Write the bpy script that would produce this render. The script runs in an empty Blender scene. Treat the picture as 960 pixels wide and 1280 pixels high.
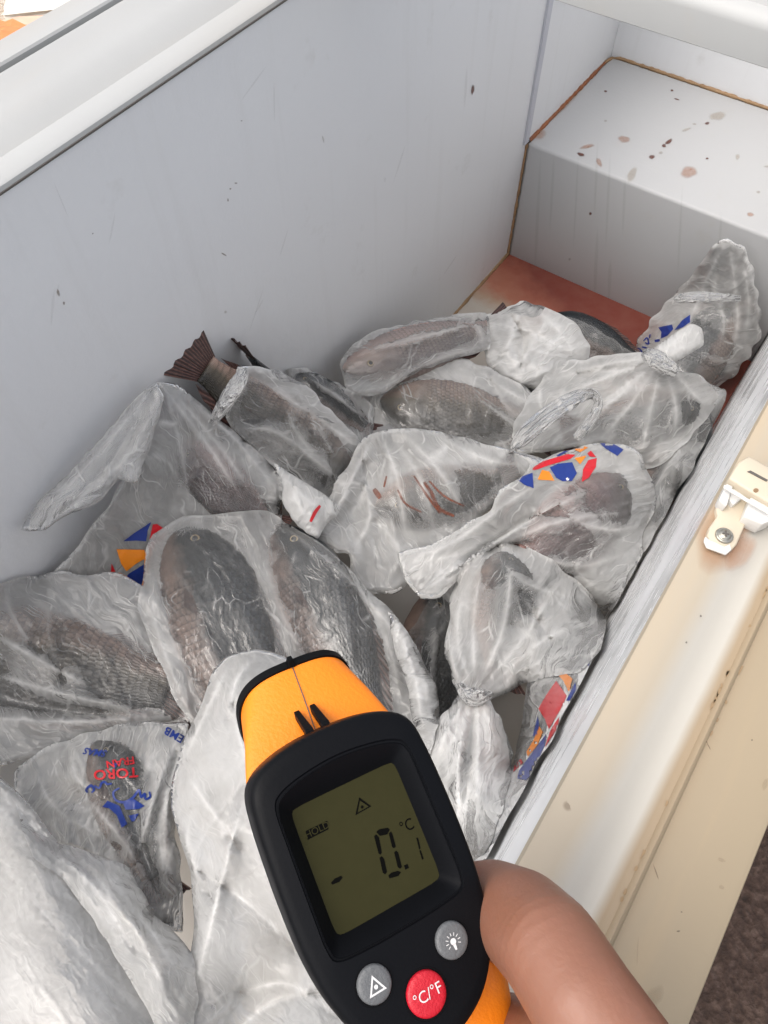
import bpy, bmesh, math, random
import numpy as np
from mathutils import Vector, Matrix
from mathutils.bvhtree import BVHTree

# ------------------------------------------------------------------ camera
SC = bpy.context.scene
COL = SC.collection
FPX = 920.73                      # focal length in pixels of a 960x1280 frame
CAM = np.array([0.45904, -0.27606, 0.97342])
RC = np.array([[0.82287, -0.48849, 0.29029],
               [0.56821, 0.71140, -0.41357],
               [-0.00449, 0.50526, 0.86296]])      # columns: right, up, back
cd = bpy.data.cameras.new('camera')
cd.sensor_fit = 'VERTICAL'; cd.sensor_height = 36.0
cd.lens = FPX / 1280 * 36.0
cd.clip_start = 0.01; cd.clip_end = 500
cam = bpy.data.objects.new('camera', cd); COL.objects.link(cam)
M4 = Matrix.Identity(4)
for i in range(3):
    for j in range(3):
        M4[i][j] = RC[i, j]
    M4[i][3] = CAM[i]
cam.matrix_world = M4
SC.camera = cam

# ------------------------------------------------------------------ light
SUN_EL, SUN_AZ = math.radians(62), math.radians(216)   # azimuth of the sun, clockwise from +Y
world = bpy.data.worlds.new('World'); SC.world = world; world.use_nodes = True
wn = world.node_tree
sky = wn.nodes.new('ShaderNodeTexSky'); sky.sky_type = 'NISHITA'; sky.sun_disc = False
sky.sun_elevation = SUN_EL; sky.sun_rotation = SUN_AZ
sky.air_density = 1.0; sky.dust_density = 5.0; sky.ozone_density = 1.0
bg = wn.nodes['Background']; bg.inputs['Strength'].default_value = 0.15
hs = wn.nodes.new('ShaderNodeHueSaturation'); hs.inputs['Saturation'].default_value = 0.42     # thin overcast
wn.links.new(sky.outputs[0], hs.inputs['Color']); wn.links.new(hs.outputs[0], bg.inputs['Color'])
sl = bpy.data.lights.new('sun', 'SUN'); sl.energy = 0.8; sl.angle = math.radians(95)
sl.color = (1.0, 0.90, 0.76)
so = bpy.data.objects.new('sun', sl); COL.objects.link(so)
sd = Vector((math.sin(SUN_AZ) * math.cos(SUN_EL), math.cos(SUN_AZ) * math.cos(SUN_EL), math.sin(SUN_EL)))
so.rotation_euler = sd.to_track_quat('Z', 'Y').to_euler()
so.location = (0, 0, 5)
SC.view_settings.view_transform = 'Standard'; SC.view_settings.look = 'None'
SC.view_settings.exposure = 0.78; SC.view_settings.gamma = 1.0
SC.render.engine = 'CYCLES'
SC.cycles.transparent_max_bounces = 12
SC.cycles.max_bounces = 5; SC.cycles.diffuse_bounces = 3; SC.cycles.glossy_bounces = 2; SC.cycles.transmission_bounces = 3
SC.cycles.caustics_reflective = False; SC.cycles.caustics_refractive = False; SC.cycles.sample_clamp_indirect = 6.0
SC.cycles.use_denoising = True
SC.cycles.use_adaptive_sampling = True; SC.cycles.adaptive_threshold = 0.02

# ------------------------------------------------------------------ helpers
rng = np.random.default_rng(7)
W, YS, YE, HS, YR, D = 0.4852, 0.80, 1.116, 0.228, 0.295, 0.66   # inner width, step, end, step height, bar, rim height
YN = -0.78                                                          # near end of the freezer

def ray(x, y):
    return RC @ np.array([(x - 480) / FPX, -(y - 640) / FPX, -1.0])
def atz(x, y, z):
    d = ray(x, y); return CAM + d * (z - CAM[2]) / d[2]
def atx(x, y, xx):
    d = ray(x, y); return CAM + d * (xx - CAM[0]) / d[0]
def aty(x, y, yy):
    d = ray(x, y); return CAM + d * (yy - CAM[1]) / d[1]
def atd(x, y, dep):
    return CAM + ray(x, y) * dep
def depth(p):
    return float(-(RC.T @ (np.asarray(p) - CAM))[2])

def tag(o, label=None, cat=None, group=None, kind=None):
    if label: o['label'] = label
    if cat: o['category'] = cat
    if group: o['group'] = group
    if kind: o['kind'] = kind
    return o
def empty(name, loc=(0, 0, 0)):
    o = bpy.data.objects.new(name, None); COL.objects.link(o); o.location = loc
    o.empty_display_size = 0.02
    return o
def link(name, me, mat, parent=None, smooth=False):
    used = np.zeros(len(me.vertices), bool); li = np.empty(len(me.loops), np.int32); me.loops.foreach_get('vertex_index', li); used[li] = True
    if not used.all():
        bm = bmesh.new(); bm.from_mesh(me); bmesh.ops.delete(bm, geom=[v for v in bm.verts if not v.link_faces], context='VERTS'); bm.to_mesh(me); bm.free()
    o = bpy.data.objects.new(name, me); COL.objects.link(o)
    if mat is not None and len(me.materials) == 0: me.materials.append(mat)
    if smooth: me.polygons.foreach_set('use_smooth', [True] * len(me.polygons))
    if parent is not None:
        o.parent = parent
        o.matrix_parent_inverse = parent_matrix(parent).inverted()
    return o
def parent_matrix(o):
    m = o.matrix_basis.copy()
    if o.parent is not None:
        m = parent_matrix(o.parent) @ o.matrix_parent_inverse @ m
    return m
def mesh(name, verts, faces):
    me = bpy.data.meshes.new(name); me.from_pydata([tuple(map(float, v)) for v in verts], [], [tuple(map(int, f)) for f in faces]); me.update()
    return me
def bm_mesh(name, bm, recalc=True):
    if recalc: bmesh.ops.recalc_face_normals(bm, faces=bm.faces)
    me = bpy.data.meshes.new(name); bm.to_mesh(me); bm.free(); return me
def box(name, lo, hi, mat, parent=None, bev=0.0, seg=2):
    bm = bmesh.new(); bmesh.ops.create_cube(bm, size=1)
    for v in bm.verts:
        v.co = [lo[k] + (v.co[k] + .5) * (hi[k] - lo[k]) for k in range(3)]
    if bev > 0: bmesh.ops.bevel(bm, geom=bm.edges[:], offset=bev, segments=seg, affect='EDGES', profile=.5)
    return link(name, bm_mesh(name, bm), mat, parent, smooth=bev > 0 and seg > 1)
def prism(name, pts_lo, pts_hi, mat, parent=None, bev=0.0, smooth=False):
    n = len(pts_lo); bm = bmesh.new()
    a = [bm.verts.new(p) for p in pts_lo]; b = [bm.verts.new(p) for p in pts_hi]
    bm.faces.new(a[::-1]); bm.faces.new(b)
    for i in range(n): bm.faces.new((a[i], a[(i + 1) % n], b[(i + 1) % n], b[i]))
    bmesh.ops.recalc_face_normals(bm, faces=bm.faces)
    if bev > 0:
        bmesh.ops.bevel(bm, geom=bm.edges[:], offset=bev, segments=2, affect='EDGES', profile=.5)
    return link(name, bm_mesh(name, bm), mat, parent, smooth)
def extrude_profile(name, prof, y0, y1, mat, parent=None, ax='y', nseg=1, smooth=False):
    """prof: list of (x,z) closed loop, extruded along y (or list of (y,z) along x)."""
    n = len(prof); v = []; f = []
    for k in range(nseg + 1):
        t = y0 + (y1 - y0) * k / nseg
        for (a, z) in prof: v.append((a, t, z) if ax == 'y' else (t, a, z))
    for k in range(nseg):
        for i in range(n):
            j = (i + 1) % n
            f.append((k * n + i, k * n + j, (k + 1) * n + j, (k + 1) * n + i))
    f.append(tuple(range(n))[::-1]); f.append(tuple(nseg * n + i for i in range(n)))
    me = mesh(name, v, f)
    bm = bmesh.new(); bm.from_mesh(me); bmesh.ops.recalc_face_normals(bm, faces=bm.faces); bm.to_mesh(me); bm.free()
    if smooth:
        me.polygons.foreach_set('use_smooth', [True] * len(me.polygons)); me.set_sharp_from_angle(angle=math.radians(35))
    return link(name, me, mat, parent)

# ------------------------------------------------------------------ materials
class NT:
    def __init__(self, name):
        self.m = bpy.data.materials.new(name); self.m.use_nodes = True
        self.t = self.m.node_tree; self.t.nodes.clear()
        self.out = self.n('ShaderNodeOutputMaterial')
    def n(self, typ, **kw):
        x = self.t.nodes.new(typ)
        for k, v in kw.items():
            if k.startswith('i_'): x.inputs[k[2:].replace('_', ' ')].default_value = v
            else: setattr(x, k, v)
        return x
    def l(self, a, b): self.t.links.new(a, b)
    def math(self, op, a, b=None, clamp=False):
        x = self.n('ShaderNodeMath', operation=op); x.use_clamp = clamp
        for k, s in enumerate((a, b)):
            if s is None: continue
            if isinstance(s, (int, float)): x.inputs[k].default_value = s
            else: self.l(s, x.inputs[k])
        return x.outputs[0]
    def ramp(self, fac, stops):
        x = self.n('ShaderNodeValToRGB'); self.l(fac, x.inputs[0])
        el = x.color_ramp.elements
        while len(el) < len(stops): el.new(0.5)
        for e, (p, c) in zip(el, stops):
            e.position = p; e.color = (*c, 1) if len(c) == 3 else c
        return x.outputs[0]
    def mix(self, fac, a, b, blend='MIX'):
        x = self.n('ShaderNodeMix', data_type='RGBA', blend_type=blend)
        for s, i in ((fac, 0), (a, 6), (b, 7)):
            if isinstance(s, (int, float)): x.inputs[i].default_value = s
            elif isinstance(s, tuple): x.inputs[i].default_value = (*s, 1)
            else: self.l(s, x.inputs[i])
        return x.outputs[2]
    def noise(self, vec, scale, detail=4, rough=.55, dist=0.0):
        x = self.n('ShaderNodeTexNoise'); x.inputs['Scale'].default_value = scale
        x.inputs['Detail'].default_value = detail; x.inputs['Roughness'].default_value = rough
        x.inputs['Distortion'].default_value = dist
        if vec is not None: self.l(vec, x.inputs['Vector'])
        return x.outputs[0]
    def coords(self, scale=(1, 1, 1), kind='Object'):
        c = self.n('ShaderNodeTexCoord'); mp = self.n('ShaderNodeMapping')
        mp.inputs['Scale'].default_value = scale
        self.l(c.outputs[kind], mp.inputs[0]); return mp.outputs[0]
    def bump(self, h, strength, dist, normal=None):
        b = self.n('ShaderNodeBump'); b.inputs['Strength'].default_value = strength
        b.inputs['Distance'].default_value = dist; self.l(h, b.inputs['Height'])
        if normal is not None: self.l(normal, b.inputs['Normal'])
        return b.outputs[0]
    def principled(self, **kw):
        p = self.n('ShaderNodeBsdfPrincipled')
        for k, v in kw.items():
            s = p.inputs[k.replace('_', ' ')]
            if hasattr(v, 'is_output'): self.l(v, s)
            elif isinstance(v, tuple): s.default_value = (*v, 1)
            else: s.default_value = v
        self.l(p.outputs[0], self.out.inputs[0]); return p

def simple(name, col, rough=.5, var=.06, bump=0.0, bscale=300, metallic=0.0, spec=.5):
    t = NT(name); c = t.coords()
    n = t.noise(c, 25, 5)
    base = t.mix(n, tuple(max(0, x * (1 - var)) for x in col), tuple(min(1, x * (1 + var)) for x in col))
    kw = dict(Base_Color=base, Roughness=rough, Metallic=metallic)
    p = t.principled(**kw); p.inputs['Specular IOR Level'].default_value = spec
    r = t.noise(c, 60, 3)
    rr = t.n('ShaderNodeMapRange'); rr.inputs['To Min'].default_value = rough * .8; rr.inputs['To Max'].default_value = min(1, rough * 1.25)
    t.l(r, rr.inputs[0]); t.l(rr.outputs[0], p.inputs['Roughness'])
    if bump: t.l(t.bump(t.noise(c, bscale, 3), bump, .002), p.inputs['Normal'])
    return t.m

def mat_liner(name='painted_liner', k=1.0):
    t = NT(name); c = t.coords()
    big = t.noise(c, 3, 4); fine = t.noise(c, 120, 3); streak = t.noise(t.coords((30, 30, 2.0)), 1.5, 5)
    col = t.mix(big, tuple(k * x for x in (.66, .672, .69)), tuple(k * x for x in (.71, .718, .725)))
    sm = t.n('ShaderNodeMapRange'); sm.inputs['From Min'].default_value = .55; sm.inputs['From Max'].default_value = .8; sm.inputs['To Max'].default_value = .15
    t.l(streak, sm.inputs[0])
    col = t.mix(sm.outputs[0], col, (.45, .44, .41))
    # grime blotches
    g = t.noise(c, 14, 6, .65)
    gm = t.n('ShaderNodeMapRange'); gm.inputs['From Min'].default_value = .62; gm.inputs['From Max'].default_value = .8; gm.inputs['To Max'].default_value = .35
    t.l(g, gm.inputs[0])
    col = t.mix(gm.outputs[0], col, (.40, .385, .35))
    # rust and blood seep along the joint between the step and the walls, wet pool on the floor
    p = t.principled(Base_Color=col, Roughness=.38)
    rn = t.n('ShaderNodeMapRange'); rn.inputs['To Min'].default_value = .42; rn.inputs['To Max'].default_value = .6
    t.l(big, rn.inputs[0]); t.l(rn.outputs[0], p.inputs['Roughness'])
    h = t.math('ADD', t.math('MULTIPLY', fine, .4), t.math('MULTIPLY', t.noise(c, 9, 3), 1.5))
    t.l(t.bump(h, .35, .002), p.inputs['Normal'])
    return t.m
def mat_floor():
    t = NT('stained_floor_liner'); c = t.coords()
    sep = t.n('ShaderNodeSeparateXYZ'); t.l(c, sep.inputs[0])
    n = t.noise(c, 7, 5, .6); n2 = t.noise(c, 40, 4)
    # blood stands against the step where the floor is lowest and thins out towards the pile and the back wall
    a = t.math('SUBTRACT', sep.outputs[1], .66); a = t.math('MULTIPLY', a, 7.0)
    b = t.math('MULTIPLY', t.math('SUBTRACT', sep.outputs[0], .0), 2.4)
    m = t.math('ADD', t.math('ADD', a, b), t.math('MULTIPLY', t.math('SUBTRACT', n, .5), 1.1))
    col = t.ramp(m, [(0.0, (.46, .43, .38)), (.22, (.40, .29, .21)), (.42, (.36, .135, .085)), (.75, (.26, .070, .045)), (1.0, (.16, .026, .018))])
    col = t.mix(t.math('MULTIPLY', n2, .18), col, (.5, .33, .25))
    p = t.principled(Base_Color=col, Roughness=.16)
    t.l(t.bump(n, .15, .003), p.inputs['Normal'])
    return t.m
def mat_front():
    t = NT('wet_front_liner')
    soft = t.noise(t.coords((1, 9, 16)), 1.0, 5, .62); fleck = t.noise(t.coords((1, 46, 120)), 1.0, 4, .6, .4); big = t.noise(t.coords((1, 5, 7)), 1.0, 3)
    m = t.n('ShaderNodeMapRange'); m.inputs['From Min'].default_value = .36; m.inputs['From Max'].default_value = .68; t.l(soft, m.inputs[0])
    f = t.n('ShaderNodeMapRange'); f.inputs['From Min'].default_value = .60; f.inputs['From Max'].default_value = .66; t.l(fleck, f.inputs[0])
    col = t.mix(m.outputs[0], (.77, .775, .775), (.86, .865, .865)); col = t.mix(t.math('MULTIPLY', f.outputs[0], .8), col, (.92, .93, .93))
    p = t.principled(Base_Color=col, Roughness=.2); p.inputs['Specular IOR Level'].default_value = .5
    r = t.n('ShaderNodeMapRange'); r.inputs['To Min'].default_value = .14; r.inputs['To Max'].default_value = .6; t.l(t.math('MAXIMUM', t.math('MULTIPLY', m.outputs[0], .7), f.outputs[0]), r.inputs[0]); t.l(r.outputs[0], p.inputs['Roughness'])
    t.l(t.bump(t.math('ADD', soft, t.math('MULTIPLY', fleck, .25)), .10, .0015), p.inputs['Normal'])
    return t.m
def mat_rim(name, tint, dirt, bands=False):
    t = NT(name); c = t.coords()
    n = t.noise(c, 6, 5, .6); f = t.noise(c, 90, 4, .6); st = t.noise(t.coords((26, 3, 26)), 1, 5)
    col = t.mix(n, tuple(x * .93 for x in tint), tuple(min(.85, x * 1.06) for x in tint))
    if bands:   # the sheltered valley stayed white, the lip yellowed a little, the outer flat the most
        sp_ = t.n('ShaderNodeSeparateXYZ'); t.l(c, sp_.inputs[0])
        xx = t.math('ADD', sp_.outputs[0], t.math('MULTIPLY', t.math('SUBTRACT', n, .5), .006))
        bm_ = t.n('ShaderNodeMapRange'); bm_.inputs['From Min'].default_value = .482; bm_.inputs['From Max'].default_value = .562; t.l(xx, bm_.inputs[0])
        bc = t.ramp(bm_.outputs[0], [(.0, (.385, .335, .26)), (.20, (.395, .345, .27)), (.30, (.44, .43, .395)), (.44, (.44, .43, .395)), (.49, (.28, .205, .125)), (.62, (.31, .245, .16)), (1.0, (.33, .265, .175))])
        col = t.mix(.85, col, bc)
    m = t.n('ShaderNodeMapRange'); m.inputs['From Min'].default_value = .5; m.inputs['From Max'].default_value = .78; m.inputs['To Max'].default_value = dirt; t.l(st, m.inputs[0])
    col = t.mix(m.outputs[0], col, (.50, .36, .20))
    sp = t.n('ShaderNodeTexVoronoi'); sp.inputs['Scale'].default_value = 45; t.l(c, sp.inputs[0])
    m2 = t.n('ShaderNodeMapRange'); m2.inputs['From Min'].default_value = .10; m2.inputs['From Max'].default_value = .05; m2.inputs['To Max'].default_value = dirt * 1.2; t.l(sp.outputs[0], m2.inputs[0])
    gate = t.math('GREATER_THAN', f, .6)
    col = t.mix(t.math('MULTIPLY', m2.outputs[0], gate), col, (.16, .12, .08))
    p = t.principled(Base_Color=col, Roughness=.48)
    t.l(t.bump(t.math('ADD', f, t.math('MULTIPLY', n, 2.0)), .12, .0012), p.inputs['Normal'])
    return t.m

def mat_film():
    """Milky polythene: clear where water fills the gap between film and fish, white where it stands off dry."""
    t = NT('polythene_film')
    uv = t.n('ShaderNodeUVMap').outputs[0]
    oi = t.n('ShaderNodeObjectInfo')
    obj = t.coords()
    at = t.n('ShaderNodeAttribute', attribute_name='wet'); op = t.n('ShaderNodeAttribute', attribute_type='OBJECT', attribute_name='opacity')
    bl = t.noise(obj, 24, 6, .68, .8)
    gate_ = t.math('GREATER_THAN', at.outputs['Fac'], .004)
    wet = t.math('ADD', t.math('MULTIPLY', at.outputs['Fac'], .62), t.math('MULTIPLY', t.math('SUBTRACT', bl, .40), 1.9))
    wet = t.math('MULTIPLY', wet, gate_)
    wm = t.n('ShaderNodeMapRange'); wm.inputs['From Min'].default_value = .44; wm.inputs['From Max'].default_value = .60; t.l(wet, wm.inputs[0])
    wetm = wm.outputs[0]
    cloud = t.noise(obj, 13, 4, .6)
    fo = t.n('ShaderNodeAttribute', attribute_name='fold')
    base_a = t.math('MULTIPLY', op.outputs['Fac'], t.math('ADD', t.math('MULTIPLY', cloud, .9), .24))
    nr = t.n('ShaderNodeAttribute', attribute_name='near')
    base_a = t.math('MULTIPLY', base_a, t.math('SUBTRACT', 1.0, t.math('MULTIPLY', nr.outputs['Fac'], .52)))
    cru = t.n('ShaderNodeAttribute', attribute_type='OBJECT', attribute_name='crumple')
    dn_ = t.n('ShaderNodeTexNoise'); dn_.inputs['Scale'].default_value = 6; dn_.inputs['Detail'].default_value = 2; t.l(uv, dn_.inputs['Vector'])
    dsub = t.n('ShaderNodeVectorMath', operation='SUBTRACT'); dsub.inputs[1].default_value = (.5, .5, .5); t.l(dn_.outputs['Color'], dsub.inputs[0])
    dsc = t.n('ShaderNodeVectorMath', operation='SCALE'); dsc.inputs['Scale'].default_value = .16; t.l(dsub.outputs[0], dsc.inputs[0])
    uvd = t.n('ShaderNodeVectorMath', operation='ADD'); t.l(uv, uvd.inputs[0]); t.l(dsc.outputs[0], uvd.inputs[1])
    hair = None
    for sc3, wd in (((9, 2.6, 1), .030), ((24, 7, 1), .045)):
        mp3 = t.n('ShaderNodeMapping'); mp3.inputs['Scale'].default_value = sc3; mp3.inputs['Location'].default_value = (3.7, 1.3, 0); t.l(uvd.outputs[0], mp3.inputs[0])
        v3 = t.n('ShaderNodeTexVoronoi', feature='DISTANCE_TO_EDGE', voronoi_dimensions='2D'); v3.inputs['Scale'].default_value = 1.0; t.l(mp3.outputs[0], v3.inputs['Vector'])
        l3 = t.n('ShaderNodeMapRange'); l3.inputs['From Min'].default_value = wd; l3.inputs['From Max'].default_value = 0.0; t.l(v3.outputs['Distance'], l3.inputs[0])
        hair = l3.outputs[0] if hair is None else t.math('MAXIMUM', hair, l3.outputs[0])
    gt = t.n('ShaderNodeMapRange'); gt.inputs['From Min'].default_value = .46; gt.inputs['From Max'].default_value = .62; t.l(t.noise(uv, 11, 2), gt.inputs[0])
    hair = t.math('MULTIPLY', t.math('MULTIPLY', hair, gt.outputs[0]), cru.outputs['Fac'])
    fold_ = t.math('MAXIMUM', fo.outputs['Fac'], t.math('MULTIPLY', hair, .62))
    base_a = t.math('ADD', base_a, t.math('MULTIPLY', fold_, .48), True)
    a = t.math('ADD', t.math('MULTIPLY', base_a, t.math('SUBTRACT', 1.0, wetm)), t.math('MULTIPLY', wetm, t.math('ADD', t.math('MULTIPLY', fold_, .34), .085)))
    # crumple relief: small flat facets meeting in sharp creases, drawn out along the pull of the bag
    geo = t.n('ShaderNodeNewGeometry'); acc = geo.outputs['Normal']; hts = []
    dry = t.math('MULTIPLY', cru.outputs['Fac'], t.math('SUBTRACT', 1.0, t.math('MULTIPLY', wetm, .45)))
    for sc2, wgt in (((15, 4.5, 1), .36), ((40, 14, 1), .20)):
        mp = t.n('ShaderNodeMapping'); mp.inputs['Scale'].default_value = sc2; t.l(uvd.outputs[0], mp.inputs[0])
        vo = t.n('ShaderNodeTexVoronoi', feature='F1', voronoi_dimensions='2D', distance='CHEBYCHEV'); vo.inputs['Scale'].default_value = 1.0; t.l(mp.outputs[0], vo.inputs['Vector'])
        vs = t.n('ShaderNodeVectorMath', operation='SUBTRACT'); vs.inputs[1].default_value = (.5, .5, .5); t.l(vo.outputs['Color'], vs.inputs[0])
        vk = t.n('ShaderNodeVectorMath', operation='SCALE'); t.l(t.math('MULTIPLY', dry, wgt), vk.inputs['Scale']); t.l(vs.outputs[0], vk.inputs[0])
        ad = t.n('ShaderNodeVectorMath', operation='ADD'); t.l(acc, ad.inputs[0]); t.l(vk.outputs[0], ad.inputs[1]); acc = ad.outputs[0]
        hts.append(vo.outputs['Distance'])
    nn = t.n('ShaderNodeVectorMath', operation='NORMALIZE'); t.l(acc, nn.inputs[0])
    mp = t.n('ShaderNodeMapping'); mp.inputs['Scale'].default_value = (60, 7, 1); t.l(uvd.outputs[0], mp.inputs[0])
    pl = t.noise(mp.outputs[0], 1.0, 2, .55, .3)
    hh = t.math('ADD', t.math('ADD', t.math('MULTIPLY', hts[0], 1.5), t.math('MULTIPLY', hts[1], .5)), t.math('ADD', t.math('MULTIPLY', pl, .45), t.math('MULTIPLY', hair, .22)))
    nrm = t.bump(t.math('MULTIPLY', hh, dry), .60, .0050, nn.outputs[0])
    # a slanting look passes through more film
    dt = t.n('ShaderNodeVectorMath', operation='DOT_PRODUCT'); t.l(nrm, dt.inputs[0]); t.l(geo.outputs['Incoming'], dt.inputs[1])
    cosv = t.math('MAXIMUM', t.math('ABSOLUTE', dt.outputs['Value']), .36)
    tr = t.math('POWER', t.math('SUBTRACT', 1.0, t.math('MINIMUM', a, .97)), t.math('DIVIDE', 1.0, cosv))
    alpha = t.math('SUBTRACT', 1.0, tr)
    dif = t.n('ShaderNodeBsdfDiffuse'); trl = t.n('ShaderNodeBsdfTranslucent')
    col = t.mix(cloud, (.82, .82, .80), (.89, .89, .885))
    for s in (dif, trl): t.l(col, s.inputs['Color']); t.l(nrm, s.inputs['Normal'])
    m1 = t.n('ShaderNodeMixShader'); m1.inputs[0].default_value = .28; t.l(dif.outputs[0], m1.inputs[1]); t.l(trl.outputs[0], m1.inputs[2])
    tp = t.n('ShaderNodeBsdfTransparent')
    m2 = t.n('ShaderNodeMixShader'); t.l(alpha, m2.inputs[0]); t.l(tp.outputs[0], m2.inputs[1]); t.l(m1.outputs[0], m2.inputs[2])
    gl = t.n('ShaderNodeBsdfGlossy'); t.l(nrm, gl.inputs['Normal'])
    gr = t.n('ShaderNodeMapRange'); gr.inputs['To Min'].default_value = .26; gr.inputs['To Max'].default_value = .11; t.l(wetm, gr.inputs[0]); t.l(gr.outputs[0], gl.inputs['Roughness'])
    fr = t.n('ShaderNodeFresnel'); fr.inputs['IOR'].default_value = 1.48; t.l(nrm, fr.inputs['Normal'])
    m3 = t.n('ShaderNodeMixShader'); t.l(fr.outputs[0], m3.inputs[0]); t.l(m2.outputs[0], m3.inputs[1]); t.l(gl.outputs[0], m3.inputs[2])
    t.l(m3.outputs[0], t.out.inputs[0])
    return t.m
def mat_ink(name, col):
    t = NT(name); c = t.coords(); n = t.noise(c, 70, 4)
    p = t.principled(Base_Color=t.mix(n, tuple(x * .85 for x in col), tuple(min(1, x * 1.1) for x in col)), Roughness=.3)
    return t.m
def mat_fish(name, back, flank, belly):
    t = NT(name)
    uvn = t.n('ShaderNodeUVMap').outputs[0]; sep = t.n('ShaderNodeSeparateXYZ'); t.l(uvn, sep.inputs[0])
    U, V = sep.outputs[0], sep.outputs[1]       # along the body 0..1, belly to back -1..1
    obj = t.coords(); n = t.noise(obj, 9, 5, .6); n2 = t.noise(obj, 45, 4)
    k = t.math('ADD', V, t.math('MULTIPLY', t.math('SUBTRACT', n, .5), .9))
    kk = t.math('ADD', t.math('MULTIPLY', k, .5), .5)
    col = t.ramp(kk, [(.0, belly), (.20, tuple(a * .6 + b * .4 for a, b in zip(belly, flank))), (.40, flank), (.75, back)])
    # scale rows
    un = t.math('ADD', U, t.math('MULTIPLY', t.math('SUBTRACT', n, .5), .05)); vn = t.math('ADD', V, t.math('MULTIPLY', t.math('SUBTRACT', n2, .5), .10))
    a = t.math('MULTIPLY', un, 42.0); ia = t.math('FLOOR', a); fa = t.math('SUBTRACT', a, ia)
    b = t.math('ADD', t.math('MULTIPLY', vn, 9.5), t.math('MULTIPLY', t.math('MODULO', ia, 2.0), .5))
    fb = t.math('SUBTRACT', b, t.math('FLOOR', b))
    dy = t.math('SUBTRACT', fb, .5)
    rr = t.math('SQRT', t.math('ADD', t.math('MULTIPLY', t.math('MULTIPLY', fa, fa), .75), t.math('MULTIPLY', t.math('MULTIPLY', dy, dy), 2.0)))
    gate = t.n('ShaderNodeMapRange'); gate.inputs['From Min'].default_value = .24; gate.inputs['From Max'].default_value = .28; t.l(U, gate.inputs[0])
    dark = t.n('ShaderNodeMapRange'); dark.inputs['From Min'].default_value = .55; dark.inputs['From Max'].default_value = .95; dark.inputs['To Max'].default_value = .5; t.l(rr, dark.inputs[0])
    col = t.mix(t.math('MULTIPLY', dark.outputs[0], gate.outputs[0]), col, tuple(x * .25 for x in back))
    col = t.mix(t.math('MULTIPLY', n2, .35), col, tuple(x * .5 for x in flank))
    p = t.principled(Base_Color=col, Roughness=.22)
    hh = t.math('ADD', t.math('MULTIPLY', t.math('MULTIPLY', rr, gate.outputs[0]), -1.0), t.math('MULTIPLY', n2, .4))
    t.l(t.bump(hh, .6, .0018), p.inputs['Normal'])
    return t.m
def mat_fin():
    t = NT('fish_fin'); uv = t.n('ShaderNodeUVMap').outputs[0]
    sep = t.n('ShaderNodeSeparateXYZ'); t.l(uv, sep.inputs[0])
    w = t.math('SINE', t.math('MULTIPLY', sep.outputs[1], 95.0))
    n = t.noise(t.coords(), 60, 4)
    wr = t.math('ADD', t.math('MULTIPLY', w, .3), n)
    col = t.ramp(wr, [(.2, (.022, .011, .010)), (.55, (.060, .026, .022)), (.9, (.13, .065, .052))])
    p = t.principled(Base_Color=col, Roughness=.4)
    t.l(t.bump(w, .6, .0008), p.inputs['Normal'])
    return t.m
def mat_skin():
    t = NT('skin'); c = t.coords()
    n = t.noise(c, 22, 4); f = t.noise(c, 420, 3); v = t.n('ShaderNodeTexVoronoi', feature='DISTANCE_TO_EDGE'); v.inputs['Scale'].default_value = 520; t.l(c, v.inputs['Vector'])
    col = t.mix(n, (.215, .092, .057), (.31, .145, .095))
    p = t.principled(Base_Color=col, Roughness=.45)
    p.inputs['Subsurface Weight'].default_value = .25; p.inputs['Subsurface Radius'].default_value = (.010, .004, .002); p.inputs['Subsurface Scale'].default_value = .35
    st = t.noise(t.coords((140, 140, 140)), 1.0, 5, .6)
    h = t.math('ADD', t.math('MULTIPLY', v.outputs[0], .8), t.math('ADD', f, t.math('MULTIPLY', st, 1.6)))
    t.l(t.bump(h, .22, .0004), p.inputs['Normal'])
    return t.m
def mat_ground():
    t = NT('earth'); c = t.coords()
    sep = t.n('ShaderNodeSeparateXYZ'); t.l(c, sep.inputs[0])
    n = t.noise(c, 5, 6, .65); f = t.noise(c, 70, 6, .7); v = t.n('ShaderNodeTexVoronoi'); v.inputs['Scale'].default_value = 90; t.l(c, v.inputs['Vector'])
    col = t.ramp(f, [(.25, (.028, .016, .011)), (.5, (.075, .044, .032)), (.75, (.17, .115, .09))])
    pale = t.ramp(f, [(.3, (.30, .19, .10)), (.5, (.62, .52, .42)), (.7, (.78, .74, .68))])  # sunlit ground on the back side, its brightness put into this colour
    s = t.math('ADD', t.math('MULTIPLY', sep.outputs[0], -4.0), t.math('MULTIPLY', n, .8))
    m = t.n('ShaderNodeMapRange'); m.inputs['From Min'].default_value = .6; m.inputs['From Max'].default_value = 1.4; t.l(s, m.inputs[0])
    col = t.mix(m.outputs[0], col, pale)
    p = t.principled(Base_Color=col, Roughness=.9)
    t.l(t.bump(t.math('ADD', f, t.math('MULTIPLY', v.outputs[0], .8)), 1.0, .012), p.inputs['Normal'])
    return t.m

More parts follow.
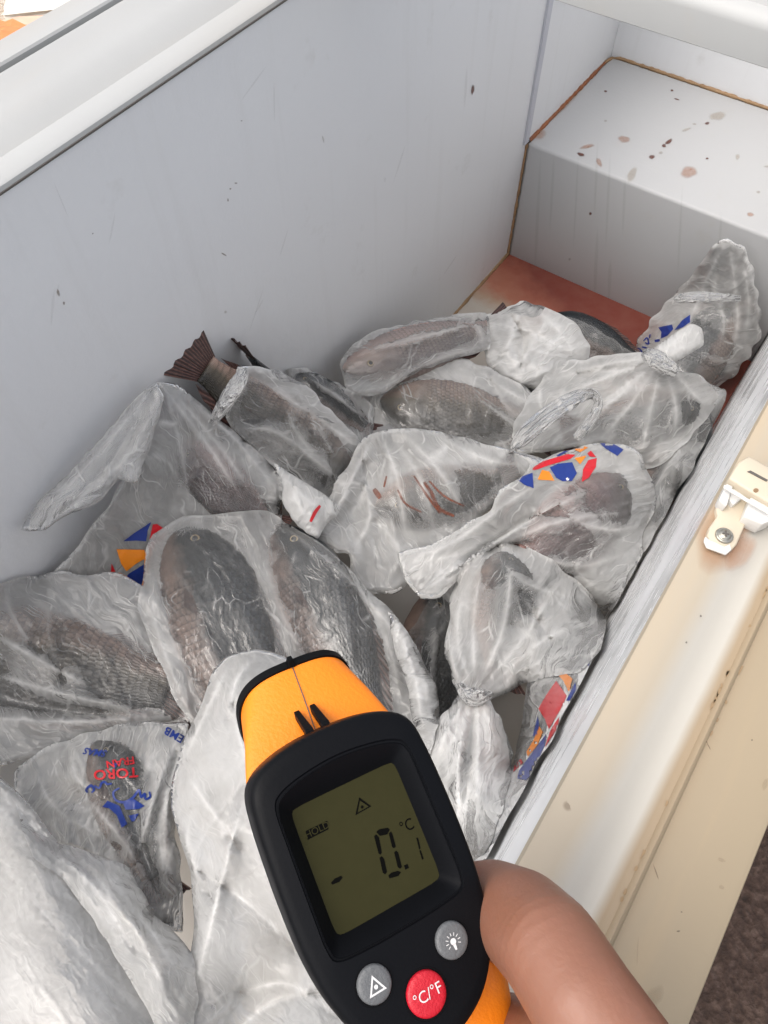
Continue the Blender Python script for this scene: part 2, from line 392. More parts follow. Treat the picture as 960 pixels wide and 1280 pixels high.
LINER = mat_liner(); LINERS = mat_liner('shaded_step_liner', .62); FLOORM = mat_floor(); FRONT = mat_front()  # step liner: same paint darkened, the far end's dimmer light put into its colour
RIMC = mat_rim('yellowed_plastic', (.50, .42, .31), .55, True)
RIMW = mat_rim('white_plastic', (.40, .405, .40), .10)
GASK = simple('gasket_vinyl', (.74, .76, .76), .4)
SEAM = simple('dark_seam', (.10, .09, .08), .7)
SEAMW = simple('seam_strip', (.47, .48, .53), .45)
RUST = simple('rust_seep', (.22, .075, .028), .6, .5, .4, 200)
CAULK = simple('dirty_caulk', (.27, .17, .09), .7, .4, .4, 200)
def stain(name, col, a, rough=.45):
    t = NT(name); c = t.coords(); n = t.noise(c, 150, 4); at = t.n('ShaderNodeAttribute', attribute_name='fade')
    p = t.principled(Base_Color=t.mix(n, tuple(x * .8 for x in col), tuple(min(1, x * 1.2) for x in col)), Roughness=rough)
    al = t.math('MULTIPLY', t.math('MULTIPLY', at.outputs['Fac'], a), t.math('ADD', t.math('MULTIPLY', n, .8), .55), True)
    t.l(al, p.inputs['Alpha']); return t.m
BLOOD = stain('dried_blood', (.42, .22, .14), .55); BLOODD = stain('dark_blood', (.13, .04, .025), .9); SMEAR = stain('brown_smear', (.36, .28, .18), .35); CAULKS = stain('dirt_mark', (.22, .15, .09), .7); BLACKS = stain('black_mark', (.06, .05, .04), .8)
FILM = mat_film()
INKR = mat_ink('red_ink', (.55, .012, .022)); INKB = mat_ink('blue_ink', (.012, .035, .22)); INKO = mat_ink('orange_ink', (.80, .24, .015)); INKW = mat_ink('white_ink', (.72, .72, .72))
FIN = mat_fin(); SKIN = mat_skin(); GROUND = mat_ground()
FISHD = mat_fish('dark_fish_skin', (.013, .017, .021), (.036, .040, .043), (.38, .26, .21))
FISHG = mat_fish('golden_fish_skin', (.024, .022, .018), (.10, .080, .056), (.46, .31, .25))
FISHP = mat_fish('pale_fish_skin', (.16, .13, .12), (.42, .33, .29), (.62, .42, .38))
FISHR = mat_fish('reddish_fish_skin', (.050, .028, .030), (.12, .062, .062), (.40, .24, .21))
ORANGE = simple('orange_plastic', (.92, .24, .006), .42, .03, .15, 900)
BLACKP = simple('black_plastic', (.0045, .0047, .0055), .45, .2, .06, 1200, spec=.08)
BLACKG = simple('bezel_plastic', (.0048, .0052, .0065), .38, .15, .04, 1200, spec=.09)

# ------------------------------------------------------------------ setting: ground
g = mesh('ground', [(-60, -60, -.27), (60, -60, -.27), (60, 60, -.27), (-60, 60, -.27)], [(0, 1, 2, 3)])
tag(link('ground', g, GROUND), kind='structure')

def rubble(name, px, py, z, size, col, label, seed, rz):
    r = random.Random(seed); bm = bmesh.new(); bmesh.ops.create_cube(bm, size=1)
    bmesh.ops.subdivide_edges(bm, edges=bm.edges[:], cuts=3, use_grid_fill=True)
    for v in bm.verts:
        v.co = [v.co[k] * size[k] + r.uniform(-1, 1) * .006 for k in range(3)]
    o = link(name, bm_mesh(name, bm), simple(name + '_mat', col, .85, .25, .8, 60)); p = atz(px, py, z)
    o.location = (p[0], p[1], -.27 + size[2] / 2); o.rotation_euler = (0, 0, rz)
    return tag(o, label, 'rubble')
rubble('brick_fragment', 8, 36, -.2, (.14, .09, .07), (.72, .24, .09), 'orange brick fragment on the pale ground outside the freezer', 1, .3)
rubble('stone_slab', 55, 38, -.25, (.30, .11, .035), (.66, .44, .33), 'pinkish broken slab lying beside the orange brick fragment', 2, .75)
rubble('stone_slab', 75, 6, -.25, (.34, .10, .03), (.70, .66, .58), 'pale grey slab lying farther out beyond the freezer edge', 3, .75)

# ------------------------------------------------------------------ chest freezer
FZ = empty('chest_freezer', (W / 2, .15, -.27))
tag(FZ, 'open white chest freezer with yellowed front rim, packed with bagged fish', 'freezer')
T = .004
def sheet(name, p00, p10, p11, p01, mat, n=(1, 1), rnd=0):
    v = []; f = []
    P = [np.array(q, float) for q in (p00, p10, p11, p01)]
    for j in range(n[1] + 1):
        for i in range(n[0] + 1):
            a, b = i / n[0], j / n[1]
            v.append((P[0] * (1 - a) + P[1] * a) * (1 - b) + (P[3] * (1 - a) + P[2] * a) * b)
    for j in range(n[1]):
        for i in range(n[0]):
            k = j * (n[0] + 1) + i; f.append((k, k + 1, k + n[0] + 2, k + n[0] + 1))
    return link(name, mesh(name, v, f), mat, FZ)
# liner walls (solid slabs)
box('back_wall', (-.012, YN, -.03), (0, YE + .012, D - .002), LINER, FZ)
box('front_wall', (W, YN, -.03), (W + .012, YE + .012, D - .002), FRONT, FZ)
box('end_wall', (.0005, YE, HS - .02), (W - .0005, YE + .012, D - .002), LINER, FZ)
box('near_wall', (.0005, YN - .012, -.03), (W - .0005, YN, D - .002), LINER, FZ)
box('floor_panel', (.0005, YN + .0005, -.02), (W - .0005, YS, 0), FLOORM, FZ)
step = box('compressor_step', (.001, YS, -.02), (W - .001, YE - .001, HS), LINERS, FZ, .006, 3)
# seam strip on the back wall at the step, dirty caulk round the step
box('seam_strip', (.0, YS - .016, HS + .004), (.004, YS - .002, D - .004), SEAMW, FZ)
box('seam_gap', (.0, YS - .002, HS + .004), (.0012, YS + .001, D - .004), SEAM, FZ)
def bead(name, pts, r, mat, parent, seed=0, jit=.35, n=8):
    rr = random.Random(seed); P = [Vector(p) for p in pts]; Q = []
    for a, b in zip(P[:-1], P[1:]):
        m = max(2, int((b - a).length / .006))
        Q += [a.lerp(b, k / m) for k in range(m)]
    Q.append(P[-1]); v = []; f = []
    for i, q in enumerate(Q):
        tdir = (Q[min(i + 1, len(Q) - 1)] - Q[max(i - 1, 0)]).normalized()
        u = tdir.orthogonal().normalized(); w = tdir.cross(u); ra = r * (1 + rr.uniform(-jit, jit))
        for k in range(n):
            an = 2 * math.pi * k / n; v.append(q + u * (math.cos(an) * ra) + w * (math.sin(an) * ra))
    for i in range(len(Q) - 1):
        for k in range(n):
            f.append((i * n + k, i * n + (k + 1) % n, (i + 1) * n + (k + 1) % n, (i + 1) * n + k))
    return link(name, mesh(name, v, f), mat, parent, True)
bead('caulk_bead', [(.001, YS - .002, .002), (.001, YS - .002, HS)], .0028, CAULK, FZ, 1)
bead('caulk_bead', [(.001, YS - .25, .001), (.001, YS, .001)], .003, CAULK, FZ, 2)
bead('caulk_bead', [(.02, YE - .001, HS + .001), (W - .002, YE - .001, HS + .001)], .0030, CAULK, FZ, 3, .35)
bead('caulk_bead', [(.001, YE - .03, HS + .001), (.006, YE - .008, HS + .001), (.02, YE - .001, HS + .001)], .0035, CAULK, FZ, 4)
bead('rust_seep', [(.001, YS + .004, HS), (.001, YS + .15, HS), (.001, YE - .03, HS)], .0034, RUST, FZ, 5, .4)

# right (front) rim: flat lip, white valley, ridge, flat top, outer drop
def arc(cx, cz, r, a0, a1, n):
    return [(cx + r * math.cos(math.radians(a0 + (a1 - a0) * k / n)), cz + r * math.sin(math.radians(a0 + (a1 - a0) * k / n))) for k in range(n + 1)]
y0, y1 = YN - .05, YE + .06
lip = [(W - .0005, D - .004), (W + .0005, D), (W + .0025, D + .001), (.5000, D + .0005), (.5040, D - .0005), (.5075, D - .0016), (.5110, D - .0028), (.5150, D - .0031), (.5185, D - .0022), (.5205, D - .0008), (.5215, D), (.5235, D + .0003), (.5243, D + .0018), (.5254, D + .0024), (.5265, D + .0018), (.5273, D + .0003), (.5400, D + .0005), (.5570, D + .0005), (.5595, D - .0005), (.5605, D - .003), (.5605, D - .03), (W + .0125, D - .03), (W + .0125, D - .004)]
front_rim = extrude_profile('front_rim', lip, y0, y1, RIMC, FZ, nseg=1, smooth=True)
box('front_panel', (W + .0125, y0, -.24), (.557, y1, D - .0305), RIMW, FZ, .004)
# left (back) rim: lip, groove, broad slope, ridge, gap, outer lid frame
lip = [(.0005, D - .004), (-.0005, D), (-.0025, D + .0012), (-.020, D + .0015), (-.0235, D + .001), (-.027, D - .004), (-.031, D - .0085), (-.037, D - .0095), (-.045, D - .0055), (-.055, D - .001), (-.066, D + .0015), (-.092, D + .003), (-.096, D + .0045), (-.0985, D + .0045), (-.1, D + .002), (-.1005, D - .012), (-.1040, D - .012), (-.1045, D + .005), (-.106, D + .0065), (-.131, D + .0065), (-.1335, D + .005), (-.134, D + .002), (-.134, D - .05), (-.0125, D - .05), (-.0125, D - .004)]
back_rim = extrude_profile('back_rim', lip, y0, y1, RIMW, FZ, smooth=True)
box('back_panel', (-.130, y0, -.24), (-.0125, y1, D - .0505), RIMW, FZ, .004)
box('rim_seam', (-.0003, y0 + .1, D - .0042), (.0011, YE, D - .0028), SEAM, FZ)
box('end_panel', (-.130, YE + .0125, -.24), (.557, YE + .055, D - .052), RIMW, FZ, .004)
box('near_panel', (-.130, y0 - .02, -.24), (.557, y0 - .001, D - .052), RIMW, FZ, .004)
box('base', (-.12, y0, -.27), (.548, y1, -.241), SEAM, FZ)
box('insulation', (.002, YN, -.24), (W - .002, YE, -.031), RIMW, FZ)
# cross bar between the two lids, with the ribbed gasket on its top
BZ = D + .032
barp = [(YR, BZ), (YR + .0015, BZ - .001), (YR + .052, BZ - .001), (YR + .055, BZ + .002), (YR + .055, BZ + .030), (YR + .052, BZ + .034), (YR + .036, BZ + .034), (YR + .034, BZ + .0315), (YR + .030, BZ + .0315), (YR + .028, BZ + .034), (YR + .024, BZ + .034), (YR + .022, BZ + .0315), (YR + .018, BZ + .0315), (YR + .016, BZ + .034), (YR + .012, BZ + .034), (YR + .010, BZ + .0300), (YR + .006, BZ + .0285), (YR + .001, BZ + .024), (YR, BZ + .020)]
bar = extrude_profile('cross_bar', barp, -.125, .552, RIMW, FZ, ax='x', smooth=True)
for xa, xb in ((-.125, -.105), (.53, .55)): box('bar_foot', (xa, YR + .004, D + .001), (xb, YR + .05, D + .0325), RIMW, FZ, .002)
for k, yy in enumerate((.0385, .044, .0495)):
    extrude_profile('gasket_rib', arc(YR + yy, BZ + .0335, .0022, 0, 180, 8), -.124, .551, RIMC if k == 0 else GASK, FZ, ax='x', smooth=True)

# latch plate screwed to the front rim
def zprism(name, pix, z0, z1, mat, parent, bev=0.0):
    a = [atz(x, y, (z0 + z1) / 2) for x, y in pix]
    lo = [(p[0], p[1], z0) for p in a]; hi = [(p[0], p[1], z1) for p in a]
    return prism(name, lo, hi, mat, parent, bev, smooth=bev > 0)
STEEL = simple('dull_steel', (.42, .40, .35), .35, .2, .2, 400, metallic=.9)
WPL = simple('latch_plastic', (.66, .65, .62), .4)
TPL = simple('aged_latch_plastic', (.56, .49, .38), .42, .12)
LT = zprism('latch', [(880, 674), (883, 664), (893, 650), (891, 642), (894, 634), (920, 622), (938, 630), (930, 655), (917, 685), (912, 691), (904, 692), (884, 683)], D - .004, D + .0045, TPL, FZ, .0008)
zprism('latch_edge', [(879.5, 677), (881, 671), (886, 675), (905, 684), (912, 680), (914, 688), (907, 694), (883, 685)], D + .0035, D + .0050, WPL, LT, .0005)
zprism('latch_tooth', [(905, 609), (913, 612), (910, 622), (905, 637), (898, 632), (896, 628)], D + .003, D + .010, WPL, LT, .0006)
zprism('latch_tooth', [(934, 627), (966, 645), (962, 655), (948, 661), (925, 651), (929, 640)], D + .001, D + .010, WPL, LT, .0006)
zprism('latch_tooth', [(913, 612), (930, 622), (914, 635), (908, 628)], D + .002, D + .008, WPL, LT, .0006)
zprism('latch_cover', [(905, 606), (917, 586), (930, 578), (990, 612), (990, 648), (960, 640), (930, 622)], D + .0005, D + .013, TPL, LT, .0012)
zprism('latch_slot', [(934, 589.5), (938, 588.2), (960, 600), (958, 602)], D + .0131, D + .0134, SEAM, LT)
zprism('latch_lip', [(905, 606), (930, 621), (962, 640), (962, 644), (929, 625), (904, 610)], D + .0125, D + .0137, WPL, LT, .0004)
def screw(px, py, z, r, parent):
    c = atz(px, py, z); bm = bmesh.new(); n = 32
    rings = [(1.0, 0.0), (1.0, .0006), (.94, .0011), (.80, .0012), (.70, .0010), (.66, .0014), (.45, .0021), (.0, .0023)]
    vs = []
    for rr, hz in rings[:-1]: vs.append([bm.verts.new((c[0] + r * rr * math.cos(2 * math.pi * k / n), c[1] + r * rr * math.sin(2 * math.pi * k / n), z + hz)) for k in range(n)])
    top = bm.verts.new((c[0], c[1], z + rings[-1][1]))
    for a, b in zip(vs[:-1], vs[1:]):
        for k in range(n): bm.faces.new((a[k], a[(k + 1) % n], b[(k + 1) % n], b[k]))
    for k in range(n): bm.faces.new((vs[-1][k], vs[-1][(k + 1) % n], top))
    s = link('screw', bm_mesh('screw', bm), STEEL, parent, True)
    for q in (0, 1):
        a = math.radians(25 + 90 * q); u = np.array([math.cos(a), math.sin(a)]); w = np.array([-u[1], u[0]])
        P = [c[:2] + u * (sx * r * .38) + w * (sy * r * .10) for sx, sy in ((-1, -1), (1, -1), (1, 1), (-1, 1))]
        prism('cross_slot', [(p[0], p[1], z + .0012) for p in P], [(p[0], p[1], z + .00245 + q * .0001) for p in P], SEAM, s)
screw(905, 670, D + .0047, .0042, LT)
tcx = [(945 + 3.2 * math.cos(a), 613 + 2.6 * math.sin(a)) for a in np.linspace(0, 2 * math.pi, 12, endpoint=False)]
zprism('latch_dimple', tcx, D + .0131, D + .0134, CAULK, LT)
# rust bleeding out round the latch plate
# ------------------------------------------------------------------ stains: flat blots lying on their surface
def blot(name, cx, cy, rx, ry, plane, mat, seed, rot=0.0, parent=FZ, irr=.16):
    """irregular flat blot at a pixel, laid on a plane ('z',h) ('x',v) ('y',v)"""
    r = random.Random(seed); n = 18; ph = [r.uniform(0, 6.28) for _ in range(4)]
    pts = []
    for k in range(n):
        a = 2 * math.pi * k / n
        q = 1 + irr * (.5 * math.sin(2 * a + ph[0]) + .35 * math.sin(3 * a + ph[1]) + .3 * math.sin(5 * a + ph[2]))
        x, y = rx * q * math.cos(a), ry * q * math.sin(a)
        x, y = x * math.cos(rot) - y * math.sin(rot), x * math.sin(rot) + y * math.cos(rot)
        fn = {'z': atz, 'x': atx, 'y': aty}[plane[0]]
        pts.append(fn(cx + x, cy + y, plane[1]))
    c = sum(pts) / n; P_ = np.array(pts); v = [c] + list(c + (P_ - c) * .55) + list(c + (P_ - c) * .82) + list(c + (P_ - c) * 1.25)
    f = [(0, 1 + k, 1 + (k + 1) % n) for k in range(n)]
    for q in range(2):
        for k in range(n): f.append((1 + q * n + k, 1 + (q + 1) * n + k, 1 + (q + 1) * n + (k + 1) % n, 1 + q * n + (k + 1) % n))
    me = mesh(name, v, f); at = me.attributes.new('fade', 'FLOAT', 'POINT')
    at.data.foreach_set('value', [.85] + [.85] * n + [.75] * n + [0.0] * n)
    return link(name, me, mat, parent)
ST = ('z', HS + .0006)
for i, (x, y, rx, ry, m, rot) in enumerate([
    (780, 174, 6.5, 4.2, BLOOD, .1), (861, 215, 9.5, 6.5, BLOOD, 0), (897, 145, 9, 5, SMEAR, -.2), (836, 177, 5, 2.2, BLOODD, -.7), (830, 182, 2.5, 2, BLOODD, 0),
    (815, 196, 3.6, 2.2, BLOODD, -.3), (826, 191, 2.6, 1.6, SMEAR, 0), (726, 193, 4.2, 2.2, BLOODD, .3), (734, 183, 8, 2.4, BLOOD, -.25), (749, 203, 2.6, 6, BLOOD, -.5),
    (757, 114, 2, 1.2, BLOODD, 0), (840, 113, 1.8, 1.2, BLOODD, 0), (884, 154, 2.6, 1.6, BLOODD, 0), (868, 155, 2.2, 1.2, SMEAR, 0), (884, 198, 1.6, 1.2, BLOODD, 0),
    (938, 268, 4.2, 2.4, BLOOD, 0), (948, 240, 2.5, 1.5, SMEAR, 0), (846, 124, 3.2, .9, BLOODD, .3), (757, 151, 2, 1.2, SMEAR, 0), (858, 162, 6, 1.5, SMEAR, -.4), (790, 218, 9, 4.5, SMEAR, -1.0), (922, 196, 2.4, 3.6, SMEAR, .4), (960, 208, 5, 1.4, SMEAR, 0)]):
    blot('blood_spot', x, y, rx, ry, ST, m, 100 + i, rot, step)
for i, (x, y, rx, ry, m, rot) in enumerate([(591, 112, 2.0, 5.5, BLOODD, .1), (73, 366, 1.4, 4.5, CAULKS, -.3), (80, 379, 1.2, 2, CAULKS, 0), (280, 318, 3.5, .9, CAULKS, .5), (404, 174, .9, 4.5, SMEAR, -.2), (295, 229, 1.6, 1, CAULKS, 0), (288, 236, 1.2, 1, CAULKS, 0), (116, 292, 1, .8, CAULKS, 0), (302, 151, 1, .8, CAULKS, 0), (285, 250, .8, 2, CAULKS, 0), (282, 390, 1.6, 1.6, SMEAR, 0)]):
    blot('dirt_fleck', x, y, rx, ry, ('x', .0006), m, 300 + i, rot)
for i, (x, y, rx, ry, m, rot) in enumerate([(738, 267, 1.6, 2, BLOODD, 0), (712, 324, 1.4, 1.6, SMEAR, 0)]):
    blot('blood_spot', x, y, rx, ry, ('y', YS - .0006), m, 400 + i, rot)
DRIP = stain('faint_drip', (.34, .31, .26), .10); RUSTS = stain('rust_bleed', (.42, .19, .08), .42)
for i, (x, y, rx, ry) in enumerate([(745, 225, 1.6, 40), (760, 250, 1.4, 55), (690, 240, 1.5, 45), (780, 255, 1.5, 35), (745, 330, 2, 40), (762, 350, 2, 25), (672, 270, 2, 60), (850, 290, 1.5, 45), (900, 300, 1.6, 30), (720, 250, 1.2, 50)]):
    blot('faint_drip', x, y, rx, ry, ('y', YS - .0008 - i * .00002), DRIP, 600 + i, .05)
rdm = random.Random(77)
for i in range(14):
    x, y = rdm.uniform(20, 620), rdm.uniform(90, 440)
    if y > 230 - .648 * x + 40: blot('faint_mark', x, y, rdm.uniform(.7, 1.6), rdm.uniform(2, 26), ('x', .0009 + i * .00002), DRIP, 640 + i, rdm.gauss(.1, .25))
blot('rust_smear', 700, 130, 7, 44, ('z', HS + .0012), RUSTS, 690, .78, step)
blot('rust_smear', 672, 166, 10, 7, ('z', HS + .0014), RUSTS, 691, .2, step)
blot('rust_bleed', 904, 668, 30, 40, ('z', D + .0016), RUSTS, 692, .5, FZ, .15)
blot('rust_bleed', 925, 690, 14, 22, ('z', D + .0018), RUSTS, 693, .5, FZ, .15)
RT = ('z', D + .0012)
for i, (x, y, rx, ry, m, rot) in enumerate([(876, 770, 1.3, 1.3, BLACKS, 0), (858, 803, 1.2, 1.2, BLACKS, 0), (820, 1090, .8, 9, CAULKS, -.35), (902, 1075, 4, 2.2, SMEAR, .3), (848, 1164, 2, 1, BLACKS, 0), (882, 925, .7, 6, CAULKS, -.5), (886, 933, .7, 4, CAULKS, -.5), (957, 980, 3, 7, SMEAR, .3), (815, 1250, 9, 18, SMEAR, .5), (797, 1190, .7, 15, SMEAR, .05), (940, 925, 1, .8, BLACKS, 0), (852, 1140, 1.2, .7, BLACKS, 0), (780, 1232, 1.2, 1, BLACKS, 0), (902, 1109, 3, 2.2, SMEAR, .3)]):
    blot('rim_scuff', x, y, rx, ry, RT, m, 500 + i, rot, front_rim)
GRIME = simple('ridge_grime', (.30, .21, .12), .8, .5)
rr = random.Random(9)
for i in range(26):
    yy = rr.uniform(-.26, .02); s = rr.uniform(.0003, .0009)
    v = []
    for k in range(8):
        a = k * math.pi / 4; v.append((.5232 + math.cos(a) * .0006 * rr.uniform(.5, 1.3) + (.0042 if i % 5 == 0 else 0), yy + math.sin(a) * s * 3 * rr.uniform(.4, 1.5), D + .0009))
    link('grime_fleck', mesh('grime_fleck', v, [tuple(range(8))]), GRIME, front_rim)
# ------------------------------------------------------------------ fish
PT = np.array([0, .02, .05, .10, .18, .28, .38, .48, .58, .68, .76, .82, .86])
PH = np.array([.10, .26, .42, .62, .84, .97, 1.0, .96, .84, .64, .46, .37, .36])
PTC = np.array([0, .02, .05, .10, .18, .28, .38, .48, .58, .68, .76, .82, .86, .93, 1.01])
PHC = np.array([.10, .26, .42, .62, .84, .97, 1.0, .96, .84, .64, .46, .37, .42, .70, .9])
PWC = np.array([.12, .34, .52, .72, .93, 1.0, .98, .90, .76, .55, .36, .24, .18, .14, .12])
PW = np.array([.12, .34, .52, .72, .93, 1.0, .98, .90, .76, .55, .36, .24, .16])
FISH_MESH = {}
def fish_body(ar, wr):
    key = (ar, wr)
    if key in FISH_MESH: return FISH_MESH[key]
    nt, na = 44, 28; v = []; uv = []
    ts = np.linspace(0, .86, nt)
    for t in ts:
        h = np.interp(t, PT, PH) * ar; w = np.interp(t, PT, PW) * wr
        yo = -.12 * ar * (1 - t / .25) ** 2 if t < .25 else 0
        for k in range(na):
            a = 2 * math.pi * k / na; cs, sn = math.cos(a), math.sin(a)
            sy = sn; sz = math.copysign(abs(cs) ** .9, cs)
            gill = .004 * math.exp(-((t - .235 + .02 * sn * sn) / .010) ** 2)
            v.append((t, yo + sy * h * (1.04 if sn > 0 else .97), sz * (w + gill)))
            uv.append((t, sn))
    f = []
    for i in range(nt - 1):
        for k in range(na):
            f.append((i * na + k, i * na + (k + 1) % na, (i + 1) * na + (k + 1) % na, (i + 1) * na + k))
    f.append(tuple(range(na))[::-1]); f.append(tuple((nt - 1) * na + k for k in range(na)))
    me = mesh('body', v, f); lay = me.uv_layers.new(name='UVMap')
    idx = np.empty(len(me.loops), int); me.loops.foreach_get('vertex_index', idx)
    lay.data.foreach_set('uv', np.array(uv)[idx].ravel())
    me.polygons.foreach_set('use_smooth', [True] * len(me.polygons))
    def fin(outline_in, outline_out, wob=.006):
        n = len(outline_in); m = 6; vv = []; uu = []; ff = []
        for i, (a, b) in enumerate(zip(outline_in, outline_out)):
            for j in range(m):
                s = j / (m - 1)
                vv.append((a[0] + (b[0] - a[0]) * s, a[1] + (b[1] - a[1]) * s, (a[2] if len(a) > 2 else 0) + (((b[2] if len(b) > 2 else 0) - (a[2] if len(a) > 2 else 0)) * s) + wob * math.sin(i * 1.3) * s))
                uu.append((s, i / (n - 1)))
        for i in range(n - 1):
            for j in range(m - 1): ff.append((i * m + j, i * m + j + 1, (i + 1) * m + j + 1, (i + 1) * m + j))
        e = mesh('fin', vv, ff); l2 = e.uv_layers.new(name='UVMap')
        ix = np.empty(len(e.loops), int); e.loops.foreach_get('vertex_index', ix); l2.data.foreach_set('uv', np.array(uu)[ix].ravel())
        e.polygons.foreach_set('use_smooth', [True] * len(e.polygons)); return e
    n = 22
    tin = [(.85, .36 * ar * (1 - 2 * i / (n - 1))) for i in range(n)]
    tout = []
    for i in range(n):
        s = 1 - 2 * i / (n - 1)
        tout.append((.995 + .012 * abs(s) + .004 * math.sin(i * 2.3), s * .86 * ar))
    tail = fin(tin, tout)
    din = [(.30 + .48 * i / 15, np.interp(.30 + .48 * i / 15, PT, PH) * ar) for i in range(16)]
    dout = [(.36 + .50 * i / 15, np.interp(.30 + .48 * i / 15, PT, PH) * ar + .10 * ar * (1 - .5 * abs(i / 7.5 - 1)) + .004 * math.sin(i * 2)) for i in range(16)]
    dors = fin(din, dout)
    ain = [(.62 + .16 * i / 9, -np.interp(.62 + .16 * i / 9, PT, PH) * ar * .95) for i in range(10)]
    aout = [(.66 + .17 * i / 9, -np.interp(.62 + .16 * i / 9, PT, PH) * ar * .95 - .08 * ar * (1 - i / 14)) for i in range(10)]
    anal = fin(ain, aout)
    pin = [(.27 + .004 * i, (-.25 - .02 * i) * ar, wr * .93) for i in range(8)]
    pout = [(.41 - .008 * i, (-.26 - .03 * i) * ar, wr * .97) for i in range(8)]
    pect = fin(pin, pout, .002)
    bm = bmesh.new(); bmesh.ops.create_uvsphere(bm, u_segments=16, v_segments=10, radius=.018)
    for vv in bm.verts: vv.co.z *= .45
    eye = bm_mesh('eye', bm)
    FISH_MESH[key] = (me, tail, dors, anal, pect, eye); return FISH_MESH[key]
def mat_eye():
    t = NT('fish_eye'); c = t.coords(); l = t.n('ShaderNodeVectorMath', operation='LENGTH')
    m = t.n('ShaderNodeVectorMath', operation='MULTIPLY'); m.inputs[1].default_value = (1, 1, 0); t.l(c, m.inputs[0]); t.l(m.outputs[0], l.inputs[0])
    col = t.ramp(t.math('MULTIPLY', l.outputs['Value'], 50.0), [(.0, (.01, .01, .01)), (.48, (.012, .012, .012)), (.56, (.45, .36, .22)), (.9, (.14, .11, .08))])
    t.principled(Base_Color=col, Roughness=.08); return t.m
EYEM = mat_eye()
FISHES = []
class Fish: pass
def fish(head, tail, hpx, mat, label, thick=.6, roll=0.0, flip=False, lift=.0):
    """head, tail = (px, py, z); hpx = half depth of the body in pixels at its middle."""
    a = atz(*head); b = atz(*tail); L = np.linalg.norm(b - a); mid = (a + b) / 2
    hy = hpx * depth(mid) / FPX
    ex = (b - a) / L
    view = CAM - mid; view /= np.linalg.norm(view)
    n = view * .6 + np.array([0, 0, 1.0]) * .6; n -= ex * (n @ ex); n /= np.linalg.norm(n)
    ey = np.cross(n, ex)
    if flip: ey = -ey
    ez = np.cross(ex, ey)
    c, s = math.cos(roll), math.sin(roll)
    ey, ez = ey * c + ez * s, ez * c - ey * s
    R = np.stack([ex, ey, ez], 1)
    ar = round(hy / L, 2); wr = round(hy * thick / L, 2)
    me, *fins = fish_body(ar, wr)
    me2 = me.copy(); me2.materials.clear()
    o = link('fish', me2, mat); M = Matrix.Identity(4)
    for i in range(3):
        for j in range(3): M[i][j] = R[i, j] * L
        M[i][3] = a[i]
    o.matrix_world = M; o.matrix_basis = M
    for nm, fm in zip(('tail_fin', 'dorsal_fin', 'anal_fin', 'pectoral_fin'), fins[:4]):
        if not fm.materials: fm.materials.append(FIN)
        q = bpy.data.objects.new(nm, fm); COL.objects.link(q); q.parent = o
    e = fins[4]
    if not e.materials: e.materials.append(EYEM)
    for s_ in (1, -1):
        q = bpy.data.objects.new('eye', e); COL.objects.link(q); q.parent = o
        t = .115; q.location = (t, .10 * ar, s_ * np.interp(t, PT, PW) * wr * .93)
    tag(o, label, 'fish', 'fish in the freezer')
    F = Fish(); F.o = o; F.a = a; F.R = R; F.L = L; F.h = ar * L; F.w = wr * L; F.end = 1.01
    FISHES.append(F); return F
def fish_q(F, X, pad):
    """radial ratio of points against the fish body (1 = on its skin grown by pad), and the local coordinates"""
    Y = (X - F.a) @ F.R; t = Y[:, 0] / F.L
    tc = np.clip(t, 0, F.end)
    h = np.interp(tc, PTC, PHC) * F.h * 1.05 + pad; w = np.interp(tc, PTC, PWC) * F.w + pad
    inside_t = (t > -.01) & (t < F.end)
    q = np.sqrt((Y[:, 1] / h) ** 2 + (Y[:, 2] / w) ** 2)
    return q, Y, h, w, inside_t
def push_out(F, X, pad):
    q, Y, h, w, it = fish_q(F, X, pad)
    m = it & (q < 1) & (q > 1e-4)
    if m.any():
        k = (1 / q[m])
        Y[m, 1] *= k; Y[m, 2] *= k
        X[m] = F.a + Y[m] @ F.R.T
    return X

# ------------------------------------------------------------------ bag film: a tube of polythene, crumpled by a small cloth solver
def catmull(P, n):
    P = np.asarray(P, float); m = len(P)
    Q = np.vstack([2 * P[0] - P[1], P, 2 * P[-1] - P[-2]])
    s = np.linspace(0, m - 1, n); i = np.minimum(s.astype(int), m - 2); t = (s - i)[:, None]
    a, b, c, d = Q[i], Q[i + 1], Q[i + 2], Q[i + 3]
    return .5 * ((2 * b) + (-a + c) * t + (2 * a - 5 * b + 4 * c - d) * t ** 2 + (-a + 3 * b - 3 * c + d) * t ** 3)
def up2(G, closed):
    """double a grid with Catmull-Rom in both directions"""
    def along(A, per):
        if per: L1, R1, R2 = np.roll(A, 1, 0), np.roll(A, -1, 0), np.roll(A, -2, 0)
        else:
            L1 = np.concatenate([A[:1], A[:-1]]); R1 = np.concatenate([A[1:], A[-1:]]); R2 = np.concatenate([A[2:], A[-1:], A[-1:]])
        mid = (-L1 + 9 * A + 9 * R1 - R2) / 16
        out = np.empty((A.shape[0] * 2,) + A.shape[1:]); out[0::2] = A; out[1::2] = mid
        return out if per else out[:-1]
    G = along(G, False)
    return along(G.swapaxes(0, 1), closed).swapaxes(0, 1)
